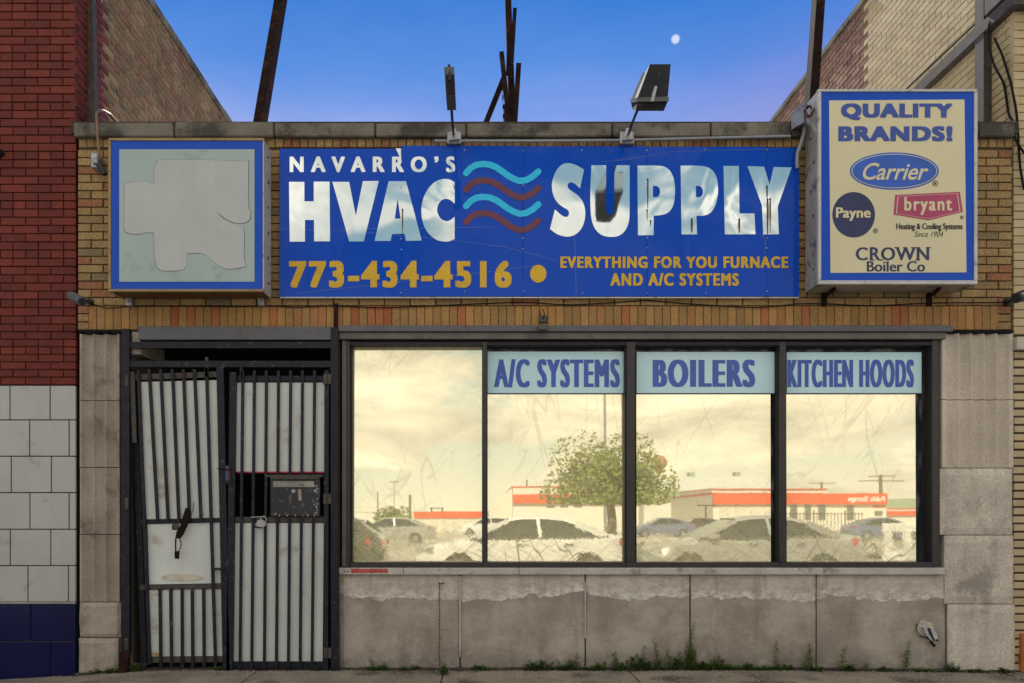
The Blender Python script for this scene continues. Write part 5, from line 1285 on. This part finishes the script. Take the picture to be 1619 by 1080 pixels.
b = MB(); b.box(RX(838.5, D), RX(840.5, D), -D - 8, -D - 7.6, RZ(772, D), RZ(755, D)); b.build('vent_pipe', m_fence, tb)
for k in range(3):
    b = MB(); x_ = RX(864 + k * 22, D); b.box(x_, x_ + .9, -D, -D + .05, RZ(804, D), RZ(801, D)); b.build('wall_lamp', m_doorwin, tb)
D = 84.
tb = bld('storage_building', 'storage office with orange fascia reading Public Storage', RX(1128, D), RX(1402, D), D, RZ(783, D) - .02, 20, m_stucco, m_orange)
b = MB(); b.box(RX(1127, D), RX(1402, D), -D, -D + .4, RZ(798.5, D), RZ(783, D)); b.build('orange_band', m_orange, tb)
b = MB(); b.box(RX(1128, D), RX(1312, D), -D - 15, -D - .5, RZ(783, D) + .2, RZ(774.5, D)); b.build('upper_wall', m_stucco, tb)
b = MB(); b.box(RX(1127, D), RX(1313, D), -D - 15, -D - .3, RZ(774.3, D), RZ(773, D)); b.build('orange_trim', m_orange_line, tb)
for a_, c_ in ((1250, 1261), (1273, 1283), (1295, 1306), (1340, 1351), (1384, 1396)):
    b = MB(); b.box(RX(a_, D), RX(c_, D), -D, -D + .07, RZ(822 if a_ != 1384 else 816, D), RZ(800.5 if a_ != 1384 else 809, D)); b.build('window', m_doorwin, tb)
for a_ in (1138, 1162, 1186, 1208):
    b = MB(); b.box(RX(a_, D), RX(a_ + 18, D), -D, -D + .07, -.1, RZ(801, D)); b.build('roller_door', m_door, tb)
b = MB(); b.box(RX(1381, D), RX(1400, D), -D, -D + .1, RZ(803.5, D), RZ(801, D)); b.build('small_sign', m_orange, tb)
text('Public Storage', 0, 0, 0, 0, -D + .43, mat('white_letters', (.8, .8, .78), .5), tb, off=.02, rot=True, th=.04, world=(-RX(1397, D), -RX(1339.5, D), RZ(796.5, D), RZ(786, D)))
D = 120.
tb = bld('warehouse', 'large pale gabled warehouse with two roof ventilators beyond the storage buildings', RX(1018, D), RX(1245, D), D, RZ(779, D), 40, m_stucco2, m_stucco2)
b = MB(); xa, xb = RX(1018, D), RX(1245, D); b.add([(xa, -D, RZ(779, D) + .2), (xb, -D, RZ(779, D) + .2), (xb + 6, -D - 25, RZ(753, D + 25)), (xa, -D - 25, RZ(754, D + 25)), (xa, -D - 50, RZ(779, D)), (xb, -D - 50, RZ(779, D))], [(0, 1, 2, 3), (3, 2, 5, 4), (0, 3, 4), (1, 5, 2)]); b.build('roof', m_roofgray, tb)
b = MB(); b.prism([(RX(1045, D), RZ(793, D)), (RX(1104, D), RZ(793, D)), (RX(1124, D), RZ(779, D)), (RX(1060, D), RZ(778, D))], -D, -D + .3); b.build('wall_stripe', m_roofgreen, tb)
for px in (1093, 1165):
    DD = D + 25; b = MB(); b.box(RX(px - 4, DD), RX(px + 4, DD), -DD - 1, -DD + 1, RZ(756, DD), RZ(747.5, DD)); b.build('roof_ventilator', m_roofgreen, tb)
b = MB(); b.box(RX(1066, 100), RX(1068, 100), -100.3, -100, RZ(790, 100), RZ(759, 100)); tag(b.build('flue_pipe', m_fence), 'slim dark flue pipe standing before the pale warehouse', 'pipe')
D = 110.
tb = bld('workshop', 'green roofed shed at the far right of the reflection', RX(1402, D), RX(1520, D), D, RZ(806, D), 15, m_stucco, m_orange)
b = MB(); x0_, x1_ = RX(1402, D), RX(1520, D); b.add([(x0_, -D + .1, RZ(805, D)), (x1_, -D + .1, RZ(805, D)), (x1_, -D - 8, RZ(788, D + 8)), (x0_, -D - 8, RZ(790, D + 8))], [(0, 1, 2, 3)]); b.build('roof', m_roofgreen, tb)
b = MB(); b.box(x0_, x1_, -D + .12, -D + .3, RZ(816, D), RZ(809, D)); b.build('orange_band', m_orange, tb)
# distant hedge/wall at far left
D = 90.
tb = bld('low_warehouse', 'low pale shed behind the bush at the far left of the reflection', RX(540, D), RX(612, D), D, RZ(811, D), 10, m_stucco2)
# fence
fn = thing('iron_fence', 'black iron picket fence in front of the storage office', 'fence', (RX(1300, 70), -70, -.15))
D = 70.; x = RX(1238, D)
k = 0
while x < RX(1366, D):
    b = MB(); wd = .12 if k % 9 == 0 else .05; b.box(x, x + wd, -D, -D + .05, -.15, 1.75 if k % 9 else 1.95); b.build('post' if k % 9 == 0 else 'picket', m_fence, fn); x += .33; k += 1
for zz_ in (.1, 1.6):
    b = MB(); b.box(RX(1238, D), RX(1366, D), -D + .051, -D + .08, zz_, zz_ + .06); b.build('rail', m_fence, fn)
# poles
def pole(px, top, D, label, arms=(), r=.14, m=m_wood, cat='utility pole', nm='utility_pole'):
    x = RX(px, D); t = thing(nm, label, cat, (x, -D, -.15)); b = MB(); b.tube([(x, -D, -.15), (x, -D, RZ(top, D))], [r, r * .7], 10); b.build('pole', m, t, True)
    for (z_, hw) in arms:
        b = MB(); b.box(x - hw, x + hw, -D + .15, -D + .27, RZ(z_, D) - .06, RZ(z_, D) + .06); b.build('crossarm', m, t)
pole(1394, 752, 95, 'wooden utility pole with two crossarms above the storage office', ((754, 1.7), (761.5, 2.9)), .28)
pole(1300, 763, 150, 'distant utility pole with one crossarm behind the storage office', ((764.5, 2.6),), .3)
pole(957.5, 560, 42, 'tall pole rising behind the street tree', (), .10, m_galv)
pole(648, 784, 60, 'short bare utility pole right of the bush', (), .14)
pole(597, 779, 70, 'thin pole left of the bush', (), .08)
pole(623, 764, 70, 'tall thin lamp pole behind the bush', ((764, .4),), .05, m_galv, 'street lamp', 'street_lamp')
pole(1117, 800, 62, 'short dark sign pole before the pale warehouse', ((801, .8),), .09, m_fence)
tb = thing('sign_gantry', 'low steel gantry frame over the left storage row', 'gantry', (RX(688, 95), -95, 0))
for px in (681, 698):
    b = MB(); b.box(RX(px, 95), RX(px, 95) + .18, -95.2, -95, -.15, RZ(803, 95)); b.build('post', m_fence, tb)
b = MB(); b.box(RX(679, 95), RX(700, 95), -95.25, -94.95, RZ(805, 95), RZ(803.4, 95)); b.build('beam', m_fence, tb)
# water tower
t = thing('water_tower', 'rust coloured bulb water tower behind the tree', 'water tower', (RX(1042, 300), -300, 0)); D = 300
prof = [(.35, 753), (.9, 748), (1.4, 742), (2.6, 738), (2.95, 733), (2.7, 727), (1.7, 722), (.2, 720.5)]
b = MB(); n = 20; cx_ = RX(1042, D); sc_ = 13 / (FPX / 306.5) / 2.95
vs = [(cx_ + r_ * sc_ * math.cos(2 * math.pi * k / n), -D + r_ * sc_ * math.sin(2 * math.pi * k / n), RZ(v, D)) for r_, v in prof for k in range(n)]
b.add(vs, [(i * n + k, i * n + (k + 1) % n, (i + 1) * n + (k + 1) % n, (i + 1) * n + k) for i in range(len(prof) - 1) for k in range(n)]); b.build('tank', m_tank, t, True)
b = MB(); b.tube([(cx_, -D, -.2), (cx_, -D, RZ(752, D))], 1.2, 12); b.build('column', m_tank, t, True)
# trees
def tree(px, D, label, cw, top, low, trunk_r, seed, cat='tree', n=2600, bush=False):
    rn = random.Random(seed); x0 = RX(px, D); s_ = FPX / (DIST + D); t = thing('street_tree' if not bush else 'bush', label, cat, (x0, -D, -.15))
    zt_, zl_ = RZ(top, D), RZ(low, D); rw = cw / s_ / 2
    b = MB(); lf = MB(); cz = (zt_ + zl_) / 2; limbs = []
    if not bush: b.tube([(x0, -D, -.15), (x0 + .05, -D, zl_ * .6), (x0 - .05, -D, zl_ + .3)], [trunk_r * 1.3, trunk_r, trunk_r * .85], 10)
    for k in range(13 if not bush else 9):
        an = k * 2.399; e = Vector((x0 + rw * rn.uniform(.35, .8) * math.cos(an), -D + rw * .7 * rn.uniform(.3, .8) * math.sin(an), rn.uniform(zl_ + .16 * (zt_ - zl_), zt_ - .14 * (zt_ - zl_)) if k % 3 else zl_ + .2 * (zt_ - zl_)))
        s0 = Vector((x0, -D, zl_ + .2 if not bush else -.1)); md_ = s0.lerp(e, .5) + Vector((0, 0, .1 * rw)); b.tube([s0, md_, e], [trunk_r * .5, trunk_r * .3, .02], 6); limbs.append((e, rn.uniform(.28, .48) * rw)); limbs.append((md_.lerp(e, .4), rw * .3))
    b.build('trunk' if not bush else 'stems', m_bark, t, True)
    for k in range(n):
        c0, rr = rn.choice(limbs); v = Vector((rn.gauss(0, 1), rn.gauss(0, 1), rn.gauss(0, .8))).normalized() * rr * rn.uniform(.5, 1) ** .5; p = c0 + v
        if p.z < zl_: p.z = zl_ + rn.uniform(0, .3)
        a1 = Vector((rn.gauss(0, 1), rn.gauss(0, 1), rn.gauss(0, .6))).normalized(); a2 = a1.cross(Vector((rn.gauss(0, 1), rn.gauss(0, 1), rn.gauss(0, 1)))).normalized(); L = rn.uniform(.05, .15)
        lf.add([p - a1 * L, p + a2 * L * .55, p + a1 * L, p - a2 * L * .55], [(0, 1, 2, 3)])
    lf.build('crown' if not bush else 'foliage', m_tree_leaf, t)
tree(967, 32, 'leafy street tree reflected behind the white saloon', 225, 704, 800, .22, 4, n=11000)
tree(622, 48, 'spiky green bush at the left of the reflection', 64, 800, 838, .06, 9, 'bush', 2600, True)
